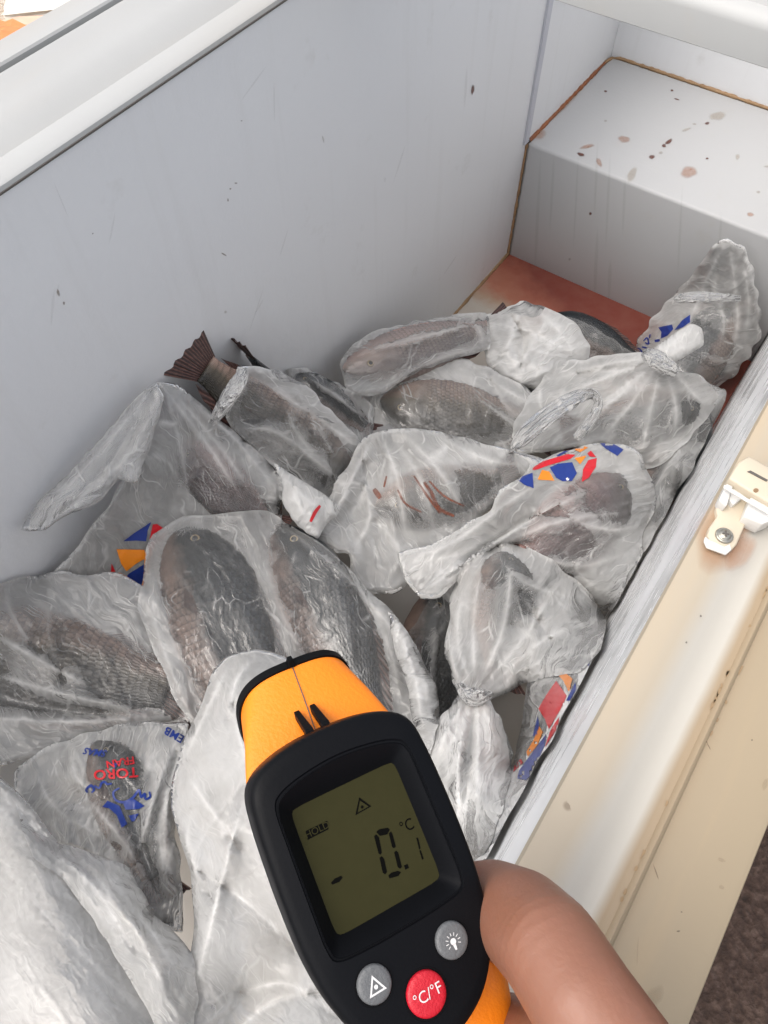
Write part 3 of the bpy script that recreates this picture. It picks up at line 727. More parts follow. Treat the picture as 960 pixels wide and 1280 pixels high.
def solve(P0, closed, LU, LV, akeep, own, others, steps=70, iters=4, grav=.00012, suck=None, stiff=.25, seed=0, amp=.004):
    nv, nu = P0.shape[:2]; N = nv * nu
    g = np.random.default_rng(seed)
    idx = np.arange(N).reshape(nv, nu)
    cons = []
    def add(A, B, L, uni=False, k=1.0):
        cons.append((A.ravel(), B.ravel(), np.broadcast_to(L, A.shape).ravel().astype(float), uni, k))
    LUm = np.repeat(LU[:, None], nu, 1)
    e = nu if closed else nu - 1
    for par in (0, 1):
        us = np.arange(par, e, 2)
        add(idx[:, us], idx[:, (us + 1) % nu], LUm[:, us])
        vs = np.arange(par, nv - 1, 2)
        add(idx[vs], idx[vs + 1], LV[vs][:, None])
        for sgn in (1, -1):
            u0 = np.arange(nu) if closed else (np.arange(nu - 1) if sgn == 1 else np.arange(1, nu))
            add(idx[vs][:, u0], idx[vs + 1][:, (u0 + sgn) % nu], np.sqrt(LV[vs] ** 2 + ((LU[vs] + LU[vs + 1]) / 2) ** 2)[:, None], False, .6)
    for par in (0, 1):
        us = np.array([u for u in range(nu if closed else nu - 2) if (u // 2) % 2 == par])
        add(idx[:, us], idx[:, (us + 2) % nu], LUm[:, us] * 1.9, True, stiff)
        vs = np.array([v for v in range(nv - 2) if (v // 2) % 2 == par])
        add(idx[vs], idx[vs + 2], (LV[vs] * 1.9)[:, None], True, stiff)
    X = P0.reshape(-1, 3).copy(); T0 = X.copy()
    # seed folds: running along the bag, drifting slowly round it
    C = P0.mean(1, keepdims=True); rad = P0 - C; rl = np.linalg.norm(rad, axis=2, keepdims=True) + 1e-6
    uu = np.linspace(0, 2 * np.pi, nu, endpoint=False)[None]; vv = np.linspace(0, 1, nv)[:, None]
    nzs = np.zeros((nv, nu))
    for k in range(9):
        fq = g.integers(3, 19); nzs += np.cos(fq * uu + g.uniform(0, 6.28) + g.normal() * 5 * vv + 1.2 * np.sin(g.uniform(2, 7) * vv + g.uniform(0, 6))) * g.uniform(.3, 1)
    nzs = nzs / 3
    X += ((rad / rl) * (nzs * amp)[..., None] * np.minimum(1, rl / .02)).reshape(-1, 3) + g.normal(size=X.shape) * .0004
    V = np.zeros_like(X); ak = np.repeat(akeep, nu)[:, None]
    Cf = np.repeat(C.reshape(nv, 3), nu, 0)
    for s in range(steps):
        V *= .86; V[:, 2] -= grav
        Y = X + V
        if suck is not None:
            d = Cf - Y; Y += d * suck
        for it in range(iters):
            for A, B, L, uni, k in cons:
                d = Y[B] - Y[A]; ln = np.sqrt((d * d).sum(1)) + 1e-9
                c = (ln - L)
                if uni: c = np.minimum(c, 0)
                d *= (.5 * k * c / ln)[:, None]
                Y[A] += d; Y[B] -= d
            Y += (T0 - Y) * ak
        for F in own: push_out(F, Y, .0025)
        for F in others: push_out(F, Y, .004)
        np.clip(Y[:, 0], .003, W - .003, out=Y[:, 0]); np.maximum(Y[:, 2], .003, out=Y[:, 2])
        V = (Y - X); V = np.clip(V, -.004, .004); X = Y
    return X.reshape(nv, nu, 3)
def grid_mesh(name, G, closed, own, wetbias=0.0, wetwide=.006, fold=None):
    nv, nu = G.shape[:2]; e = nu if closed else nu - 1
    X = G.reshape(-1, 3)
    i = np.arange(nv - 1)[:, None]; k = np.arange(e)[None]
    a = i * nu + k; b = i * nu + (k + 1) % nu; c = (i + 1) * nu + (k + 1) % nu; d = (i + 1) * nu + k
    F = np.stack([a + 0 * k, b + 0 * i, c + 0 * i, d + 0 * k], -1).reshape(-1, 4)
    me = bpy.data.meshes.new(name)
    me.vertices.add(len(X)); me.vertices.foreach_set('co', X.ravel().astype(np.float32))
    me.loops.add(F.size); me.loops.foreach_set('vertex_index', F.ravel().astype(np.int32))
    me.polygons.add(len(F)); me.polygons.foreach_set('loop_start', (np.arange(len(F)) * 4).astype(np.int32))
    me.update(calc_edges=True)
    me.polygons.foreach_set('use_smooth', [True] * len(F))
    uu = np.stack(np.meshgrid(np.arange(nu) / nu, np.arange(nv) / nv), -1).reshape(-1, 2)
    lay = me.uv_layers.new(name='UVMap'); lay.data.foreach_set('uv', uu[F.ravel()].ravel().astype(np.float32))
    w = np.zeros(len(X))
    for Fi in own:
        q, Y, h, ww, it = fish_q(Fi, X, 0)
        dist = (q - 1) * np.minimum(h, ww)
        w = np.maximum(w, np.where(it, np.clip(1 - (dist - .0025) / wetwide, 0, 1), 0))
    at = me.attributes.new('wet', 'FLOAT', 'POINT'); at.data.foreach_set('value', np.clip(w + wetbias, -1, 2).astype(np.float32))
    if fold is not None:
        fa = me.attributes.new('fold', 'FLOAT', 'POINT'); fa.data.foreach_set('value', fold.ravel().astype(np.float32))
    me.validate()
    return me, F
BAGS = {}
def creases(G, lines):
    """raise sharp folds on the upper film along lines given by (x0, y0, x1, y1, half width px, height m)"""
    nv, nu = G.shape[:2]; X = G.reshape(-1, 3); q = (X - CAM) @ RC
    px = 480 + FPX * q[:, 0] / -q[:, 2]; py = 640 - FPX * q[:, 1] / -q[:, 2]
    H = np.zeros(len(X)); Fo = np.zeros(len(X))
    for (x0, y0, x1, y1, w, a) in lines:
        dx, dy = x1 - x0, y1 - y0; L = math.hypot(dx, dy) + 1e-6
        s = ((px - x0) * dx + (py - y0) * dy) / L; bow = math.sin((x0 * 7.3 + y1 * 3.1)) * .06 * L
        d = ((px - x0) * -dy + (py - y0) * dx) / L - bow * np.clip(4 * s / L * (1 - s / L), 0, 1)
        tp = np.clip(np.minimum(s, L - s) / (.22 * L), 0, 1)
        k = np.clip(1 - np.abs(d) / (w * 1.6), 0, 1)
        k2 = k ** 1.9
        H = np.maximum(H, a * tp * k2) + np.minimum(H, a * tp * k2) * .35
        Fo = np.maximum(Fo, tp * np.clip(1 - np.abs(d) / (w * .35), 0, 1) * min(1, abs(a) / .006))
    return H.reshape(nv, nu), Fo.reshape(nv, nu)
def fan(x, y, a0, a1, n, l0, l1, w, h, seed=0):
    """crease lines fanning out of a gathered point, angles in degrees in the picture"""
    r = random.Random(seed); out = []
    for k in range(n):
        a = math.radians(a0 + (a1 - a0) * (k + r.uniform(.2, .8)) / n); l = r.uniform(l0, l1); st = r.uniform(0, .12) * l
        out.append((x + math.cos(a) * st, y + math.sin(a) * st, x + math.cos(a) * l, y + math.sin(a) * l, w * r.uniform(.6, 1.3), h * r.uniform(.4, 1.2)))
    return out
def bag(key, stations, label, own=(), near=(), slack=.98, opacity=.5, seed=1, nu=84, nv=84, keep=.006, up=(0, 0, 1), neck=None, amp=.004, suck=.012,
        part_of=None, name='plastic_bag', cap=True, maxr=1.5, wetbias=0.0, grav=.00012, wetwide=.008, stiff=.25, steps=60, lvs=.985, lines=(), auto=14, ah=.004, thin=1.0):
    """stations: (px, py, z, half width in px, half thickness in m) from the closed end to the mouth; neck: station index that is tied."""
    S = []
    for (x, y, z, hw, b) in stations:
        p = atz(x, y, z); S.append([*p, hw * depth(p) / FPX, b * thin])
    G = catmull(S, nv); C = G[:, :3]; A = np.maximum(G[:, 3], .003); B = np.maximum(G[:, 4], .002)
    Tn = np.gradient(C, axis=0); Tn /= np.linalg.norm(Tn, axis=1, keepdims=True) + 1e-9
    vw = CAM - C; vw /= np.linalg.norm(vw, axis=1, keepdims=True)
    U = vw * .8 + np.array(up, float) * .5
    U -= Tn * (U * Tn).sum(1, keepdims=True); U /= np.linalg.norm(U, axis=1, keepdims=True)
    Sd = np.cross(Tn, U)
    th = np.linspace(0, 2 * np.pi, nu, endpoint=False)
    if cap:   # round off the closed end
        ne = 8
        for i in range(ne):
            k = math.sqrt(1 - (1 - (i + .15) / ne) ** 2); A[i] *= k; B[i] *= k
    cs, sn = np.cos(th), np.sin(th); e = .85
    cs = np.sign(cs) * np.abs(cs) ** e; sn = np.sign(sn) * np.abs(sn) ** e
    P0 = C[:, None] + Sd[:, None] * (A[:, None] * cs)[..., None] + U[:, None] * (B[:, None] * sn)[..., None]
    P0[..., 0] = np.clip(P0[..., 0], .003, W - .003); P0[..., 2] = np.maximum(P0[..., 2], .004)
    per = np.linalg.norm(np.roll(P0, -1, 1) - P0, axis=2).sum(1)
    Cm = np.percentile(per, 80) * slack
    LU = np.minimum(Cm, per * maxr) / nu
    LU = np.maximum(LU, per * .97 / nu)
    sv = np.linalg.norm(np.diff(P0, axis=0), axis=2); LV = np.maximum(np.median(sv, 1) * lvs, .0008)
    ak = np.full(nv, keep)
    if cap: ak[:4] = .12
    if neck is not None:
        kn = neck / (len(stations) - 1) * (nv - 1)
        ak = ak + .5 * np.exp(-((np.arange(nv) - kn) / 1.6) ** 2)
    Fo = list(own); Fn = list(near)
    R = solve(P0, True, LU, LV, ak, Fo, Fn, seed=seed, amp=amp, suck=suck, grav=grav, stiff=stiff, steps=steps)
    G2 = up2(R, True)
    # tension folds on the side that faces up
    r = random.Random(seed * 13 + 5); ln = list(lines)
    for k in range(auto):
        i = r.randrange(1, len(stations)); s0, s1 = stations[i - 1], stations[i]; f = r.random()
        cx = s0[0] + (s1[0] - s0[0]) * f; cy = s0[1] + (s1[1] - s0[1]) * f; hw = s0[3] + (s1[3] - s0[3]) * f
        ta = math.atan2(s1[1] - s0[1], s1[0] - s0[0]); o = r.uniform(-.9, .9) * hw
        cx -= math.sin(ta) * o; cy += math.cos(ta) * o
        an = ta + r.gauss(0, .55); l = hw * r.uniform(.5, 1.3)
        ln.append((cx - math.cos(an) * l / 2, cy - math.sin(an) * l / 2, cx + math.cos(an) * l / 2, cy + math.sin(an) * l / 2, r.uniform(4, 11), ah * r.uniform(.35, 1.2)))
    H, Fd = creases(G2, ln)
    th2 = np.linspace(0, 2 * np.pi, 2 * nu, endpoint=False); msk = np.clip((np.sin(th2) + .25) / .4, 0, 1)[None]
    U2 = up2(np.repeat(U[:, None], 2, 1), False)[:, :1]
    G2 = G2 + U2 * (H * msk)[..., None]
    G2[..., 0] = np.clip(G2[..., 0], .0025, W - .0025)
    me, faces = grid_mesh(name, G2, True, Fo, wetbias, wetwide, Fd * msk)
    o = link(name, me, FILM, part_of)
    o['opacity'] = opacity; o['crumple'] = 1.0
    if part_of is None: tag(o, label, 'plastic bag', 'plastic bags of fish in the freezer')
    X_ = G2.reshape(-1, 3); BAGS[key] = dict(o=o, V=X_, F=faces, bvh=None); return o
def strand(key, of, st, name='handle', opacity=.6, seed=1, auto=6, **kw):
    """a gathered handle or tail of film that belongs to a bag"""
    return bag(key, st, None, part_of=BAGS[of]['o'], name=name, opacity=opacity, seed=seed, nu=40, nv=48, auto=auto, ah=.004, thin=.6, maxr=2.0, slack=1.0, keep=.03, suck=.0, amp=.003, steps=40, cap=True, **kw)
from mathutils.geometry import delaunay_2d_cdt
ORDER = []
DBG = []
def dens(poly, step):
    out = []; n = len(poly)
    for i in range(n):
        a, b = np.array(poly[i], float), np.array(poly[(i + 1) % n], float)
        m = max(1, int(np.linalg.norm((b - a)[:2]) / step))
        out += [a + (b - a) * k / m for k in range(m)]
    return out
def round_poly(poly, n=5, k=.5):
    """closed outline with softened corners (Catmull-Rom mixed with the straight edge)"""
    P = np.array(poly, float); m = len(P); out = []
    for i in range(m):
        a, b, c, d = P[i - 1], P[i], P[(i + 1) % m], P[(i + 2) % m]
        for j in range(n):
            t = j / n; cr = .5 * ((2 * b) + (-a + c) * t + (2 * a - 5 * b + 4 * c - d) * t * t + (-a + 3 * b - 3 * c + d) * t ** 3)
            out.append(cr * k + (b + (c - b) * t) * (1 - k))
    return out
def sheet_bag(key, outline, label, own=(), ridges=(), puff=.012, back=.05, opacity=.5, seed=1, step=3.4, auto=16, ah=.002, adir=None, part_of=None, name='plastic_bag',
              wetbias=0.0, wetwide=.005, below=True, gap=.0018, extra=(), wrap=.010, cling=.002, hug=.020, crumple=1.0):
    """Film stretched over what lies under it. outline: (px, py, z) round the bag; ridges: polylines (px, py, lift m) of folds in the film.
    The film is a taut membrane held at its outline and folds and resting on the fish and on the bags below."""
    r = random.Random(seed)
    B_ = dens([tuple(p) for p in round_poly(outline)], step * .8); nb_ = len(B_)
    wob = [(r.uniform(.5, 1.2), r.randint(3, 22), r.uniform(0, 6.28)) for _ in range(7)]; per_ = sum(math.hypot(B_[i][0] - B_[i - 1][0], B_[i][1] - B_[i - 1][1]) for i in range(nb_)); wk = min(1.0, per_ / 800)
    cx0 = np.mean([p[0] for p in B_]); cy0 = np.mean([p[1] for p in B_]); B2 = []
    for i, p in enumerate(B_):
        k = sum(a_ * math.sin(f_ * 2 * math.pi * i / nb_ + h_) for a_, f_, h_ in wob) * wk; dx, dy = p[0] - cx0, p[1] - cy0; l_ = math.hypot(dx, dy) + 1e-6
        B2.append(np.array([p[0] + dx / l_ * k, p[1] + dy / l_ * k, p[2]]))
    B_ = B2
    pts = [(float(p[0]), float(p[1])) for p in B_]; edges = [(i, (i + 1) % nb_) for i in range(nb_)]
    bp = [(p[0], p[1]) for p in outline]
    poly2 = pts[:]
    rid_i = []
    for rd in ridges:
        rd = np.array(rd, float)
        Cq = catmull(rd, 12 * (len(rd) - 1) + 1) if len(rd) > 2 else np.array([rd[0] + (rd[1] - rd[0]) * k / 24 for k in range(25)])
        seg = np.concatenate([[0], np.cumsum(np.linalg.norm(np.diff(Cq[:, :2], axis=0), axis=1))]); L = seg[-1]
        m = max(3, int(L / (step * .8))); prev = None
        for k in range(m + 1):
            q = [np.interp(L * k / m, seg, Cq[:, j]) for j in range(3)]
            if not inside(q[0], q[1], poly2): prev = None; continue
            tp = min(1, min(k, m - k) / (.25 * m) + .05)
            pts.append((q[0] + r.uniform(-.3, .3), q[1] + r.uniform(-.3, .3))); i = len(pts) - 1; rid_i.append((i, q[2] * tp))
            if prev is not None: edges.append((prev, i))
            prev = i
    xs = [p[0] for p in poly2]; ys = [p[1] for p in poly2]; row = 0; y = min(ys)
    keep = np.array(pts)
    while y < max(ys):
        x = min(xs) + (row % 2) * step / 2
        while x < max(xs):
            q = (x + r.uniform(-.2, .2) * step, y + r.uniform(-.2, .2) * step)
            if inside(q[0], q[1], poly2) and ((keep - q) ** 2).sum(1).min() > (step * .55) ** 2: pts.append(q)
            x += step
        y += step * .866; row += 1
    vo, eo, fo, ov, oe, of = delaunay_2d_cdt([Vector(p) for p in pts], edges, [list(range(nb_))], 1, 1e-4)
    n = len(vo); V2 = np.array([(v[0], v[1]) for v in vo]); Fq = np.array(fo)
    imap = {}
    for i, l in enumerate(ov):
        for k in l: imap[k] = i
    bnd = np.array(sorted({imap[i] for i in range(nb_) if i in imap}))
    bd = {imap[i]: B_[i][2] for i in range(nb_) if i in imap}
    D3 = np.stack([(V2[:, 0] - 480) / FPX, -(V2[:, 1] - 640) / FPX, -np.ones(n)], 1) @ RC.T
    dep = np.full(n, np.nan)
    for i, z in bd.items(): dep[i] = (z - CAM[2]) / D3[i, 2]
    # obstacles along each line of sight: walls, own fish, things already in place
    ob = np.full(n, 9.0)
    with np.errstate(divide='ignore', invalid='ignore'):
        for ax, v, sg in ((0, .004, -1), (0, W - .004, 1), (2, .004, -1)):
            t = (v - CAM[ax]) / D3[:, ax]; ok = (D3[:, ax] * sg > 0) & (t > 0); ob = np.where(ok, np.minimum(ob, t), ob)
    fishd = np.full(n, 9.0); C0 = Vector(CAM)
    dl = np.linalg.norm(D3, axis=1); dn = D3 / dl[:, None]
    bel = np.full(n, 9.0)
    if below:
        x0, x1, y0, y1 = min(xs), max(xs), min(ys), max(ys)
        for k2 in ORDER:
            b = BAGS[k2]; bb = b['bb']
            if bb[0] > x1 or bb[1] < x0 or bb[2] > y1 or bb[3] < y0: continue
            bv = bvh(k2)
            for i in range(n):
                if bb[0] - 3 < V2[i, 0] < bb[1] + 3 and bb[2] - 3 < V2[i, 1] < bb[3] + 3:
                    h = bv.ray_cast(C0, Vector(dn[i]))
                    if h[0] is not None: bel[i] = min(bel[i], h[3] / dl[i])
    for F in own:
        for rep in range(2):
            bv = fish_bvh(F); fd = np.full(n, 9.0)
            for i in range(n):
                h = bv.ray_cast(C0, Vector(dn[i]))
                if h[0] is not None: fd[i] = h[3] / dl[i]
            hit = (fd < 8) & (bel < 8)
            if rep == 0 and below and hit.sum() > 20 and F.end > .9:   # rest the fish on the bags below it
                up_ = float(np.percentile((fd - bel)[hit], 65)) + .003
                if up_ > 0: move_fish(F, up_)
                else: break
            elif rep == 0: break
        fishd = np.minimum(fishd, fd)
    ob = np.minimum(ob, fishd - gap); ob = np.minimum(ob, bel - .0035)
    # neighbours
    nbr = [set() for _ in range(n)]
    for a, b, c in Fq: nbr[a] |= {b, c}; nbr[b] |= {a, c}; nbr[c] |= {a, b}
    mx = max(len(q) for q in nbr); NB = np.zeros((n, mx), int); WT = np.zeros((n, mx))
    for i, q in enumerate(nbr):
        for j, k in enumerate(q): NB[i, j] = k; WT[i, j] = 1 / max(len(q), 1)
    fix = np.zeros(n, bool); fix[bnd] = True
    d = np.where(np.isnan(dep), np.nanmean(dep), dep); d[fix] = np.minimum(d[fix], ob[fix]); fv = d.copy()
    def relax(d, it, src, obst=True, om=1.0):
        v = np.zeros(n)
        for _ in range(it):
            nd = (d[NB] * WT).sum(1) - src
            v = (nd - d) + .86 * v
            d2 = d + v * .9
            if obst: d2 = np.minimum(d2, ob)
            d2[fix] = fv[fix]; v = d2 - d; d = d2
        return d
    ph = np.zeros(n); fv0 = fv; fv = np.zeros(n); ph = relax(ph, 260, -1.0, False); fv = fv0; phm = max(ph.max(), 1e-6)
    if own: puff = -hug
    d = relax(d, 260, puff / phm)
    over = (fishd < 8) & (ph > phm * .12)
    if own and over.any():      # let the outline sink until the film rests on the fish
        sh = float(np.percentile((fishd - d)[over], 82)) - cling
        if sh > 0:
            fv[fix] = np.minimum(fv[fix] + sh, ob[fix]); d = d + sh * .9; d[fix] = fv[fix]; d = relax(d, 260, puff / phm)
    base = d.copy()
    for i, l in rid_i:
        if i in imap and not (imap[i] in bd): k = imap[i]; fix[k] = True; fv[k] = min(d[k] - l, ob[k])
    d = relax(d, 160, puff / phm)
    edge = np.clip(ph / phm * 6, 0, 1)
    rim = np.clip(1 - ph / phm * 7, 0, 1) ** 2
    d = np.minimum(d + wrap * rim, np.maximum(ob, d))
    X = CAM + D3 * d[:, None]
    # fine folds
    ln = list(extra); cxm, cym = np.mean(xs), np.mean(ys); sx_, sy_ = (max(xs) - min(xs)), (max(ys) - min(ys)); size = math.sqrt(sx_ * sy_)
    for k in range(int(auto * 2.6)):
        for _ in range(20):
            cx, cy = r.uniform(min(xs), max(xs)), r.uniform(min(ys), max(ys))
            if inside(cx, cy, poly2): break
        an = (math.radians(adir) if adir is not None else r.uniform(0, 3.14)) + r.gauss(0, .4); l = size * r.uniform(.12, .42)
        ln.append((cx - math.cos(an) * l / 2, cy - math.sin(an) * l / 2, cx + math.cos(an) * l / 2, cy + math.sin(an) * l / 2, r.uniform(2.4, 6.5), ah * r.uniform(.3, 1.5) * r.choice((1, 1, -.8))))
    H = np.zeros(n); Fd = np.zeros(n)
    if ln:
        H, Fd = creases(X[None], ln); H = H[0]; Fd = Fd[0] * .7
    X = X - D3 / dl[:, None] * (H * edge)[:, None]
    for i, l in rid_i:
        if i in imap: Fd[imap[i]] = max(Fd[imap[i]], min(.8, abs(l) / .012) * (.78 + .22 * math.sin(i * .21 + seed)))
    Fd = .62 * Fd + .70 * (Fd[NB] * WT).sum(1)
    Fd = np.maximum(np.minimum(Fd, .8), .30 * rim)
    # the wet film: where it lies on the fish
    dist = (fishd - d) * dl
    wet = np.clip(1 - (dist - gap * 1.5) / wetwide, 0, 1) * (fishd < 8)
    DBG.append((key, [round(float(x), 4) for x in np.percentile(dist[fishd < 8], [5, 25, 50, 75, 95])] if (fishd < 8).any() else None, round(float((wet > .5).mean()), 2), round(float((fishd < 8).mean()), 2)))
    # underside
    bk = base + (back / phm) * np.minimum(ph, phm) ** 1.0 + abs(puff) * ph / phm
    XB = CAM + D3 * bk[:, None]
    XB[:, 0] = np.clip(XB[:, 0], .002, W - .002); XB[:, 2] = np.maximum(XB[:, 2], .002)
    isb = np.zeros(n, bool); isb[bnd] = True
    bi = np.where(isb, np.arange(n), -1); cnt = n
    for i in range(n):
        if not isb[i]: bi[i] = cnt; cnt += 1
    V = np.vstack([X, XB[~isb]])
    FB = bi[Fq]; bad = isb[Fq].all(1); FA = np.vstack([Fq[:, ::-1], FB[~bad]])     # faces outward
    nf = len(FA); ed = np.sort(np.concatenate([FA[:, [0, 1]], FA[:, [1, 2]], FA[:, [2, 0]]]), 1); fi = np.tile(np.arange(nf), 3)
    od = np.lexsort((ed[:, 1], ed[:, 0])); ed = ed[od]; fi = fi[od]; sm_ = (ed[1:] == ed[:-1]).all(1); pa, pb = fi[:-1][sm_], fi[1:][sm_]; lab = np.arange(nf)
    for _ in range(2000):
        m_ = np.minimum(lab[pa], lab[pb]); l2 = lab.copy(); np.minimum.at(l2, pa, m_); np.minimum.at(l2, pb, m_); l2 = l2[l2]
        if (l2 == lab).all(): break
        lab = l2
    FA = FA[lab == np.bincount(lab).argmax()]
    me = bpy.data.meshes.new(name); me.from_pydata(V.tolist(), [], FA.tolist()); me.update()
    me.polygons.foreach_set('use_smooth', [True] * len(FA))
    sh_ = me.attributes.new('sharp_edge', 'BOOLEAN', 'EDGE'); ev = np.empty(len(me.edges) * 2, int); me.edges.foreach_get('vertices', ev); ev = ev.reshape(-1, 2)
    isB = np.zeros(len(V), bool); isB[bnd] = True; sh_.data.foreach_set('value', isB[ev].all(1))
    near_ = np.clip(1 - (dist - gap) / .030, 0, 1) * (fishd < 8)
    for _ in range(3): near_ = np.maximum(near_ * .5, .5 * near_ + .5 * (near_[NB] * WT).sum(1))
    for nm, arr in (('wet', wet + wetbias * (wet > .02)), ('fold', Fd), ('near', near_)):
        at = me.attributes.new(nm, 'FLOAT', 'POINT'); z = np.zeros(len(V)); z[:n] = arr; at.data.foreach_set('value', z.astype(np.float32))
    uvl = me.uv_layers.new(name='UVMap'); ua = math.radians(adir if adir is not None else r.uniform(0, 180)); VR = np.stack([V2[:, 0] * math.sin(ua) - V2[:, 1] * math.cos(ua), V2[:, 0] * math.cos(ua) + V2[:, 1] * math.sin(ua)], 1) + seed * 37.0
    uvs = np.vstack([VR, VR[~isb]]) / 400; uvl.data.foreach_set('uv', uvs[FA.ravel()].ravel().astype(np.float32))
    o = link(name, me, FILM, BAGS[part_of]['o'] if part_of else None); o['opacity'] = opacity; o['crumple'] = crumple
    if not part_of: tag(o, label, 'plastic bag', 'plastic bags of fish in the freezer')
    BAGS[key] = dict(o=o, V=X, F=Fq, bvh=None, bb=(min(xs), max(xs), min(ys), max(ys))); ORDER.append(key)
    return o
def move_fish(F, up_):
    c = F.a + F.R[:, 0] * F.L * .45; k = (c - CAM); dd = depth(c); sh = -k / dd * up_
    F.a = F.a + sh; M = F.o.matrix_basis.copy()
    for i in range(3): M[i][3] = F.a[i]
    F.o.matrix_basis = M
    if hasattr(F, 'bv'): del F.bv
def fish_bvh(F):
    if not hasattr(F, 'bv'):
        vs = []; fs = []
        for ob_ in [F.o] + [c for c in F.o.children if c.name.startswith(('tail_fin', 'dorsal', 'anal', 'pectoral'))]:
            if ob_ is not F.o and F.end < .9 and ob_.name.startswith('tail'): continue
            k = len(vs); M = F.o.matrix_basis if ob_ is F.o else F.o.matrix_basis @ ob_.matrix_basis
            vs += [M @ v.co for v in ob_.data.vertices]; fs += [[k + j for j in p.vertices] for p in ob_.data.polygons]
        F.bv = BVHTree.FromPolygons(vs, fs)
    return F.bv
def bvh(key):
    b = BAGS[key]
    if b['bvh'] is None: b['bvh'] = BVHTree.FromPolygons([Vector(v) for v in b['V'].tolist()], b['F'].tolist())
    return b['bvh']
def on_film(key, x, y, off=.0008):
    d = Vector(ray(x, y)).normalized(); h = bvh(key).ray_cast(Vector(CAM), d)
    if h[0] is None: return None
    n = h[1] if h[1].dot(d) < 0 else -h[1]
    return h[0] + n * off * .4 - d * off
def inside(x, y, poly):
    r = False; n = len(poly); j = n - 1
    for i in range(n):
        xi, yi = poly[i]; xj, yj = poly[j]
        if (yi > y) != (yj > y) and x < (xj - xi) * (y - yi) / (yj - yi) + xi: r = not r
        j = i
    return r
def smooth_poly(poly, n=6):
    P = np.array(poly + poly[:3], float); out = []
    for i in range(len(poly)):
        p0, p1, p2, p3 = P[i], P[i + 1], P[i + 2], P[(i + 3) % len(P)] if i + 3 < len(P) else P[i + 3 - len(poly)]
        for k in range(n):
            t = k / n; out.append(tuple(p1 + (p2 - p1) * t))
    return out
def print_patch(key, poly, mat, name='printed_mark', off=.0008, stepx=2.0):
    """lay a printed shape, given by its outline in the picture, on the film of a bag"""
    bm = bmesh.new(); pv = [bm.verts.new((x, y, 0)) for x, y in smooth_poly(poly, 5)]
    try: f = bm.faces.new(pv)
    except Exception: bm.free(); return
    bmesh.ops.triangulate(bm, faces=[f])
    xs = [p[0] for p in poly]; ys = [p[1] for p in poly]
    for ax, lo, hi in ((0, min(xs), max(xs)), (1, min(ys), max(ys))):
        n = max(1, int((hi - lo) / (stepx * 1.5)))
        for k in range(1, n):
            co = [0, 0, 0]; no = [0, 0, 0]; co[ax] = lo + (hi - lo) * k / n; no[ax] = 1
            bmesh.ops.bisect_plane(bm, geom=bm.verts[:] + bm.edges[:] + bm.faces[:], plane_co=co, plane_no=no)
    bad = []
    for v in bm.verts:
        q = on_film(key, v.co.x, v.co.y, off)
        if q is None: bad.append(v)
        else: v.co = q
    if bad: bmesh.ops.delete(bm, geom=bad, context='VERTS')
    long_ = [e for e in bm.edges if e.calc_length() > .02]
    if long_: bmesh.ops.delete(bm, geom=long_, context='EDGES')
    if not bm.faces: bm.free(); return
    bm.verts.ensure_lookup_table(); seen = set(); isl = []
    for f0 in list(bm.faces):
        if f0 in seen: continue
        st_ = [f0]; seen.add(f0); g_ = []
        while st_:
            f1 = st_.pop(); g_.append(f1)
            for e in f1.edges:
                for f2 in e.link_faces:
                    if f2 not in seen: seen.add(f2); st_.append(f2)
        isl.append(g_)
    out = None
    for g_ in isl:
        if len(g_) < 3: continue
        vm = {}; vv = []; ff = []
        for f1 in g_:
            q_ = []
            for v_ in f1.verts:
                if v_ not in vm: vm[v_] = len(vv); vv.append(v_.co[:])
                q_.append(vm[v_])
            ff.append(q_)
        out = link(name, mesh(name, vv, ff), mat, BAGS[key]['o'], True)
    bm.free(); return out
def print_text(key, txt, x, y, size, ang, mat, shear=0.0, sx=1.0, flip=1, name='printed_lettering'):
    cu = bpy.data.curves.new('txt', 'FONT'); cu.body = txt; cu.size = size; cu.align_x = 'CENTER'; cu.align_y = 'CENTER'; cu.shear = shear; cu.resolution_u = 3
    cu.offset = size * .02
    to = bpy.data.objects.new('txt', cu); COL.objects.link(to)
    dg = bpy.context.evaluated_depsgraph_get(); me = bpy.data.meshes.new_from_object(to.evaluated_get(dg))
    bpy.data.objects.remove(to); bm = bmesh.new(); bm.from_mesh(me)
    bmesh.ops.triangulate(bm, faces=bm.faces[:])
    ca, sa = math.cos(ang), math.sin(ang); bad = []
    for v in bm.verts:
        a, b = v.co.x * sx * flip, -v.co.y
        q = on_film(key, x + a * ca - b * sa, y + a * sa + b * ca, .0009)
        if q is None: bad.append(v)
        else: v.co = q
    if bad: bmesh.ops.delete(bm, geom=bad, context='VERTS')
    return link(name, bm_mesh(name, bm, False), mat, BAGS[key]['o'])
def stroke(key, pts, w, mat, name='printed_mark', n=10):
    """a brush stroke of half width w px along picture points"""
    C = catmull([(x, y, 0) for x, y in pts], n * (len(pts) - 1) + 1)[:, :2]; T_ = np.gradient(C, axis=0); T_ /= np.linalg.norm(T_, axis=1, keepdims=True) + 1e-9
    Nn = np.stack([-T_[:, 1], T_[:, 0]], 1); v = []; f = []
    ok = []
    for i, (c, nn) in enumerate(zip(C, Nn)):
        ww = w * (.5 + .5 * math.sin(math.pi * (i + .5) / len(C)) ** .5)
        for s in (-1, 1):
            q = on_film(key, c[0] + nn[0] * s * ww, c[1] + nn[1] * s * ww); ok.append(q is not None); v.append(q if q is not None else (0, 0, 0))
    for i in range(len(C) - 1):
        a = [2 * i, 2 * i + 1, 2 * i + 3, 2 * i + 2]
        if all(ok[k] for k in a): f.append(a)
    if f: return link(name, mesh(name, v, f), mat, BAGS[key]['o'], True)
